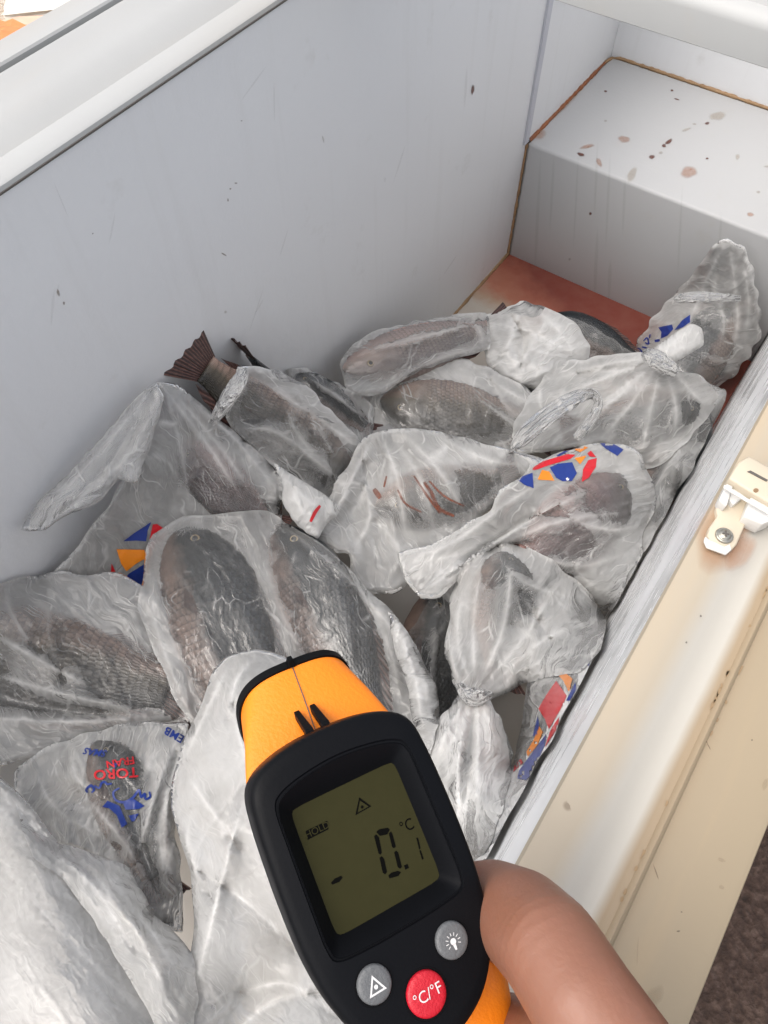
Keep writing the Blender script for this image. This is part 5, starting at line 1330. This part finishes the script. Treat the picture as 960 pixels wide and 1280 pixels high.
# display
def mat_lcd():
    t = NT('lcd_glass'); c = t.coords((1, 1, 1)); n = t.noise(c, 300, 2)
    col = t.mix(n, (.030, .0285, .012), (.035, .033, .014)); p = t.principled(Base_Color=col, Roughness=.25); p.inputs['Specular IOR Level'].default_value = .04
    return t.m
LCDM = mat_lcd(); SEG = simple('lcd_segment', (.002, .002, .0015), .6, spec=.05); ICON = simple('icon_white', (.66, .66, .66), .5)
lcd = link('display', mesh('display', [tw(p) for p in ((-15, -15.6, -3.9), (15, -15.6, -3.9), (15, 15.8, -3.9), (-15, 15.8, -3.9))], [(0, 1, 2, 3)]), LCDM, TH)
WL = -3.78
def zp(zx, zy): return (360 + zx * .29167, 960 + zy * .29167)
def lpoly(name, pts, mat, parent, w=WL):
    v = [tw(tl(*zp(*p), w)) for p in pts]; return link(name, mesh(name, v, [tuple(range(len(v)))]), mat, parent)
def lring(name, outer, inner, mat, parent, w=WL):
    v = [tw(tl(*zp(*p), w)) for p in outer + inner]; n = len(outer)
    return link(name, mesh(name, v, [(i, (i + 1) % n, n + (i + 1) % n, n + i) for i in range(n)]), mat, parent)
for pts in ([(378, 274), (392, 262), (428, 256), (436, 264), (426, 284), (394, 291)],            # digit zero, segment by segment
            [(369, 292), (378, 284), (390, 298), (402, 362), (396, 372), (388, 366)],
            [(432, 280), (441, 272), (448, 284), (462, 336), (454, 344), (446, 338)],
            [(392, 384), (402, 378), (412, 390), (424, 446), (416, 456), (406, 448)],
            [(455, 362), (463, 354), (472, 362), (488, 424), (480, 432), (470, 424)],
            [(430, 462), (442, 449), (470, 441), (484, 446), (474, 462), (436, 473)],
            [(497, 418), (512, 411), (518, 428), (503, 436)],                                        # point
            [(550, 300), (557, 298), (568, 345), (562, 350)], [(563, 354), (569, 352), (581, 388), (575, 394)],   # digit one
            [(184, 492), (200, 474), (228, 462), (234, 470), (220, 488), (190, 500)]):              # minus
    lpoly('lcd_segment', pts, SEG, lcd)
lring('laser_symbol', [(305, 126), (357, 164), (289, 202)], [(308, 139), (346, 165), (298, 192)], SEG, lcd)
lpoly('laser_symbol', [(318 + 9 * math.cos(a) * (1 if k % 2 else .45), 167 + 10 * math.sin(a) * (1 if k % 2 else .45)) for k, a in enumerate(np.linspace(0, 2 * math.pi, 16, endpoint=False))], SEG, lcd)
lpoly('hold_badge', [(76, 270), (168, 226), (174, 262), (84, 308)], SEG, lcd)
def text_mesh(txt, size):
    cu = bpy.data.curves.new('txt', 'FONT'); cu.body = txt; cu.size = size; cu.align_x = 'CENTER'; cu.align_y = 'CENTER'; cu.resolution_u = 4
    to = bpy.data.objects.new('txt', cu); COL.objects.link(to); dg = bpy.context.evaluated_depsgraph_get()
    me = bpy.data.meshes.new_from_object(to.evaluated_get(dg)); bpy.data.objects.remove(to); return me
def ttext(name, txt, size, u, v, w, mat, parent, sx=1.0, rot=0.0):
    me = text_mesh(txt, size); c, s = math.cos(rot), math.sin(rot)
    for q in me.vertices:
        a, b = q.co.x * sx, q.co.y; q.co = tw((u + a * c - b * s, v + a * s + b * c, w))
    me.materials.clear(); return link(name, me, mat, parent)
p = tl(*zp(125, 266), WL); ttext('hold_lettering', 'HOLD', 2.3, p[0], p[1], WL + .1, LCDM, lcd, 1.0)
p = tl(*zp(510, 250), WL); ttext('unit_lettering', '°C', 4.0, p[0], p[1], WL, SEG, lcd, .85)
# buttons
GREYB = simple('grey_rubber', (.115, .12, .125), .4, .08, .2, 1500); REDB = simple('red_rubber', (.50, .008, .022), .42, .06, .2, 1500)
def button(u, v, r, mat, h=1.5):
    n = 40; rings = []
    for rr, w in ((1.0, -.6), (1.0, h * .55), (.97, h * .8), (.90, h * .97), (.7, h * 1.02), (.35, h * 1.06), (.02, h * 1.07)):
        rings.append([tw((u + r * rr * math.cos(2 * math.pi * k / n), v + r * rr * math.sin(2 * math.pi * k / n), w + .3)) for k in range(n)])
    loft('button_well', [[tw((u + r * rr * math.cos(2 * math.pi * k / n), v + r * rr * math.sin(2 * math.pi * k / n), w)) for k in range(n)] for rr, w in ((1.16, .45), (1.12, .75), (1.02, .72), (1.0, -.4))], SEAM if False else BLACKP, TH)
    return loft('button', rings, mat, TH, cap1=True, ang=50)
b1 = button(9.6, -27.2, 4.15, GREYB); b2 = button(-11.2, -26.6, 4.15, GREYB); b3 = button(-.8, -34.2, 4.9, REDB)
ttext('button_lettering', '°C/°F', 3.5, -.8, -34.2, 2.05, ICON, b3, .95)
def tring(name, outer, inner, w, mat, parent):
    v = [tw((*p, w)) for p in outer + inner]; n = len(outer)
    return link(name, mesh(name, v, [(i, (i + 1) % n, n + (i + 1) % n, n + i) for i in range(n)]), mat, parent)
cx, cy = -11.2, -26.9
tri = [(0, 2.5), (2.2, -1.5), (-2.2, -1.5)]
tring('laser_icon', [(cx + a, cy + b) for a, b in tri], [(cx + a * .68, cy + (b - .1) * .68) for a, b in tri], 2.0, ICON, b2)
link('laser_icon', mesh('laser_icon', [tw((cx + .5 * math.cos(a), cy - .1 + .5 * math.sin(a), 2.0)) for a in np.linspace(0, 2 * math.pi, 12, endpoint=False)], [tuple(range(12))]), ICON, b2)
cx, cy = 9.6, -27.4
link('backlight_icon', mesh('backlight_icon', [tw((cx + .75 * math.cos(a), cy + .75 * math.sin(a), 2.0)) for a in np.linspace(0, 2 * math.pi, 14, endpoint=False)], [tuple(range(14))]), ICON, b1)
link('backlight_icon', mesh('backlight_icon', [tw((cx + a, cy + b, 2.0)) for a, b in ((-.4, -.5), (.4, -.5), (.25, -1.9), (-.25, -1.9))], [(0, 1, 2, 3)]), ICON, b1)
for k in range(9):
    a = math.radians(-30 + 240 * k / 8); d = np.array([math.cos(a), math.sin(a)]); e = np.array([-d[1], d[0]]) * .09
    q = [d * 1.25 + e, d * 1.95 + e, d * 1.95 - e, d * 1.25 - e]
    link('backlight_icon', mesh('backlight_icon', [tw((cx + x[0], cy + x[1], 2.0)) for x in q], [(0, 1, 2, 3)]), ICON, b1)
# grip
def cpt(px, py, d): return np.array([(px - 480) / FPX * d, -(py - 640) / FPX * d, -d])
gp = catmull([cpt(540, 1165, .208), cpt(560, 1225, .204), cpt(573, 1320, .200), cpt(590, 1480, .198), cpt(602, 1700, .205)], 26)
grr = []
for i, c in enumerate(gp):
    tg = gp[min(i + 1, 25)] - gp[max(i - 1, 0)]; tg /= np.linalg.norm(tg); sx_ = TR[:, 0] - tg * (TR[:, 0] @ tg); sx_ /= np.linalg.norm(sx_); sy_ = np.cross(tg, sx_)
    hw = .0138 + .0012 * math.sin(i * .25); hd = .0175
    grr.append([CAM + RC @ (c + sx_ * (hw * math.copysign(abs(math.cos(a)) ** .8, math.cos(a))) + sy_ * (hd * math.copysign(abs(math.sin(a)) ** .8, math.sin(a)))) for a in np.linspace(0, 2 * math.pi, 48, endpoint=False)])
loft('grip', grr, ORANGE, TH, cap0=True, cap1=True)

# ------------------------------------------------------------------ the hand
def capsules(chains, vox=.0010, sm=12):
    bm = bmesh.new()
    def seg(a, ra, b, rb):
        d = Vector(b) - Vector(a); L = d.length; n = 20
        q = d.to_track_quat('Z', 'Y'); rows = []
        prof = []
        for k in range(7):
            t = -math.pi / 2 + math.pi / 2 * k / 6; prof.append((math.cos(t) * ra, math.sin(t) * ra))
        for k in range(7):
            t = math.pi / 2 * k / 6; prof.append((math.cos(t) * rb, L + math.sin(t) * rb))
        for (r, z) in prof:
            r = max(r, 1e-5); rows.append([bm.verts.new(Vector(a) + q @ Vector((r * math.cos(2 * math.pi * k / n), r * math.sin(2 * math.pi * k / n), z))) for k in range(n)])
        for x, y in zip(rows[:-1], rows[1:]):
            for k in range(n): bm.faces.new((x[k], x[(k + 1) % n], y[(k + 1) % n], y[k]))
        bm.faces.new(rows[0][::-1]); bm.faces.new(rows[-1])
    for ch in chains:
        pts = [(CAM + RC @ cpt(*c[:3]), c[3]) for c in ch]
        for (a, ra), (b, rb) in zip(pts[:-1], pts[1:]): seg(a, ra, b, rb)
    me = bm_mesh('hand', bm); tmp = bpy.data.objects.new('tmp', me); COL.objects.link(tmp)
    m = tmp.modifiers.new('r', 'REMESH'); m.mode = 'VOXEL'; m.voxel_size = vox
    s = tmp.modifiers.new('s', 'SMOOTH'); s.factor = .5; s.iterations = sm
    dg = bpy.context.evaluated_depsgraph_get(); out = bpy.data.meshes.new_from_object(tmp.evaluated_get(dg)); bpy.data.objects.remove(tmp)
    out.materials.clear(); return out
hand = capsules([
    [(840, 1430, .150, .0130), (782, 1330, .154, .0124), (728, 1250, .160, .0121), (688, 1186, .170, .0122), (655, 1152, .184, .0122), (618, 1134, .202, .0121), (570, 1130, .214, .0108), (525, 1138, .222, .0092)],
    [(800, 1500, .150, .0130), (735, 1400, .166, .0120), (690, 1318, .184, .0108), (640, 1296, .200, .0104), (580, 1300, .215, .0092)],
    [(780, 1600, .150, .0128), (715, 1490, .168, .0118), (676, 1420, .186, .0104), (630, 1400, .204, .0098), (575, 1405, .216, .0088)],
    [(770, 1700, .150, .0118), (715, 1600, .168, .0104), (680, 1530, .186, .0092), (640, 1510, .202, .0086), (590, 1515, .212, .0076)],
    [(700, 1800, .130, .0170), (600, 1720, .135, .0150), (515, 1620, .150, .0128), (480, 1520, .165, .0115), (475, 1440, .178, .0100)],
    [(840, 1430, .150, .0130), (880, 1700, .140, .0200), (900, 1950, .140, .0250)], [(800, 1500, .150, .0130), (840, 1750, .140, .0200)], [(780, 1600, .150, .0128), (800, 1800, .140, .0200)],
    [(770, 1700, .150, .0118), (800, 1900, .140, .0200), (900, 2000, .140, .0250)], [(700, 1800, .130, .0170), (800, 1950, .135, .0220), (900, 2000, .140, .0250)],
    [(900, 1950, .140, .0260), (1010, 2350, .145, .0280), (1120, 2900, .150, .0350)]])
# skin folds round the bent joint
co = np.empty(len(hand.vertices) * 3); hand.vertices.foreach_get('co', co); co = co.reshape(-1, 3)
no = np.empty(len(hand.vertices) * 3); hand.vertices.foreach_get('normal', no); no = no.reshape(-1, 3)
jA = CAM + RC @ cpt(728, 1250, .160); jB = CAM + RC @ cpt(688, 1186, .170); jC = CAM + RC @ cpt(655, 1152, .184)
ax_ = (jC - jA) / np.linalg.norm(jC - jA); rel = co - jB; sgn = rel @ ax_; rad_ = np.linalg.norm(rel - sgn[:, None] * ax_, axis=1)
nzv = np.sin(co @ np.array([310., 170., 240.])) * .0006
for s0, dep_, wd in ((-.0075, .00022, .0007), (-.0045, .00030, .0008), (-.0018, .00045, .0009), (.0010, .00050, .0009), (.0038, .00036, .0008), (.0068, .00025, .0007), (-.013, .00014, .0008), (-.019, .00012, .0008)):
    co -= no * (.28 * dep_ * np.exp(-((sgn + nzv - s0) / wd) ** 2) * (rad_ < .02))[:, None]
hand.vertices.foreach_set('co', co.ravel()); hand.update()
ho = link('person', hand, SKIN, None, True)
tag(ho, 'bare hand with bent index finger gripping the orange thermometer', 'person')
# ------------------------------------------------------------------ print on the bags
def wrap(key, items):
    for mat, pts in items: print_patch(key, pts, mat)
z5 = lambda x, y: (630 + x * .1979, 540 + y * .1979)
z6 = lambda x, y: (120 + x * .10417, 640 + y * .10417)
zr = lambda x, y: (630 + x * .1771, 800 + y * .1771)
z3 = lambda x, y: (80 + x * .1875, 880 + y * .1875)
z7 = lambda x, y: (780 + x * .1875, 280 + y * .1875)
P = lambda f, *a: [f(*q) for q in a]
wrap('logo', [(INKR, P(z5, (150, 245), (250, 185), (400, 140), (450, 145), (420, 170), (300, 205), (200, 240))), (INKB, P(z5, (75, 295), (180, 258), (187, 355), (130, 335))),
    (INKO, P(z5, (212, 300), (240, 240), (285, 250), (318, 308))), (INKB, P(z5, (288, 225), (340, 200), (430, 192), (460, 260), (430, 310), (370, 312), (330, 290))),
    (INKO, P(z5, (445, 165), (520, 150), (480, 205))), (INKR, P(z5, (525, 135), (548, 118), (582, 160), (540, 155))), (INKR, P(z5, (530, 180), (586, 165), (580, 220), (535, 290), (492, 315), (498, 240))),
    (INKB, P(z5, (605, 72), (680, 70), (755, 112), (715, 152), (640, 105))), (INKO, P(z5, (440, 110), (490, 85), (530, 100), (480, 128))), (INKB, P(z5, (330, 150), (410, 105), (412, 120), (345, 155)))])
wrap('logo', [(INKW, [(z5(400, 298)[0] + 2.4 * math.cos(a), z5(400, 298)[1] + 2.2 * math.sin(a)) for a in np.linspace(0, 6.28, 9)[:-1]])])
for key in ('ear', 'left', 'big'):
    pass
LB = [(INKB, P(z6, (325, 350), (460, 250), (660, 120), (620, 220), (600, 350), (480, 342))), (INKR, P(z6, (680, 150), (730, 142), (830, 208), (700, 400), (645, 560), (625, 400))),
    (INKO, P(z6, (245, 445), (580, 452), (595, 555), (480, 620), (365, 712), (300, 620))), (INKB, P(z6, (275, 900), (390, 740), (620, 600), (600, 720), (545, 895), (400, 910))), (INKR, P(z6, (185, 615), (230, 710), (290, 770), (215, 885), (175, 780))), (INKR, P(z6, (310, 1020), (420, 1000), (515, 980), (515, 1105), (400, 1070)))]
wrap('ear', LB)
wrap('wallprint', [(INKO, P(zr, (385, 250), (410, 215), (485, 275), (460, 365), (420, 290))), (INKR, P(zr, (245, 485), (300, 390), (370, 290), (445, 395), (390, 510), (320, 630), (290, 560))), (INKB, P(zr, (505, 300), (510, 350), (465, 430), (440, 430))),
    (INKB, P(zr, (240, 540), (250, 600), (240, 670), (205, 680))), (INKO, P(zr, (250, 610), (275, 650), (240, 740), (170, 825), (160, 790), (210, 710))), (INKR, P(zr, (120, 840), (135, 865), (65, 935), (75, 890))), (INKB, P(zr, (110, 920), (230, 820), (300, 665), (290, 740), (200, 940), (160, 990), (95, 980))), (INKB, P(zr, (565, 135), (610, 140), (600, 195))), (INKR, P(zr, (330, 640), (390, 540), (380, 620), (290, 760)))])
# lettered bag, seen upside down
ANG = math.radians(180 - 4)
print_text('low', 'TORO', *z3(345, 462), 17, ANG, INKR, sx=1.15)
print_text('low', 'FRAN', *z3(375, 388), 13, ANG - .1, INKR, sx=1.1)
print_text('low', 'A', *z3(340, 405), 11, ANG, INKB)
print_text('low', 'EMB', *z3(735, 205), 14, math.radians(210), INKB)
print_text('low', 'SMAS', *z3(215, 322), 12, math.radians(188), INKB, shear=.4)
for pts, w in (([(160, 590), (150, 570), (180, 545), (200, 570), (185, 590)], 1.6), ([(200, 545), (235, 560), (250, 530), (270, 520), (290, 535), (320, 530)], 1.5), ([(370, 560), (330, 590), (345, 640), (400, 655), (460, 625), (500, 575), (515, 620), (540, 600), (545, 635), (575, 620), (570, 585)], 1.6)):
    stroke('low', [z3(*q) for q in pts], w, INKB)
wrap('low', [(INKB, P(z3, (255, 690), (290, 645), (370, 680), (420, 800), (385, 825), (350, 740), (300, 695))), (INKB, P(z3, (395, 660), (470, 635), (540, 680), (500, 700), (410, 705))), (INKB, P(z3, (430, 745), (500, 730), (470, 780), (450, 785)))])
# corner bag lettering
wrap('corner', [(INKB, P(z7, (230, 690), (320, 670), (330, 700), (290, 745), (245, 765), (250, 720))), (INKB, P(z7, (335, 710), (390, 640), (442, 605), (440, 655), (390, 690)))])
for pts, w in (([(60, 860), (100, 830), (140, 880), (150, 830), (120, 820)], 1.1), ([(130, 780), (155, 760), (165, 800), (140, 790)], 1.0), ([(170, 760), (175, 735)], .9), ([(205, 780), (240, 775)], 1.6)):
    stroke('corner', [z7(*q) for q in pts], w, INKB)
# red mark on the crumpled scrap, blood streaks in the middle bag
stroke('scrap', [(388, 652), (394, 640), (400, 632)], 2.2, INKR)
BLT = NT('blood_streak'); BLT.principled(Base_Color=(.20, .055, .025), Roughness=.3, Alpha=BLT.math('MULTIPLY', BLT.noise(BLT.coords(), 120, 4), 1.35)); BLS = BLT.m
zm = lambda x, y: (380 + x * .3125, 520 + y * .3125)
for pts, w in (([(480, 265), (510, 310), (540, 370), (600, 400)], 2.2), ([(440, 240), (500, 330), (545, 390)], 1.4), ([(375, 295), (405, 350), (470, 385)], 1.2), ([(500, 260), (560, 320), (640, 360)], 1.2), ([(280, 292), (305, 330)], 3.2), ([(320, 285), (330, 240)], 1.2)):
    stroke('mid', [zm(*q) for q in pts], w, BLS, 'blood_streak')
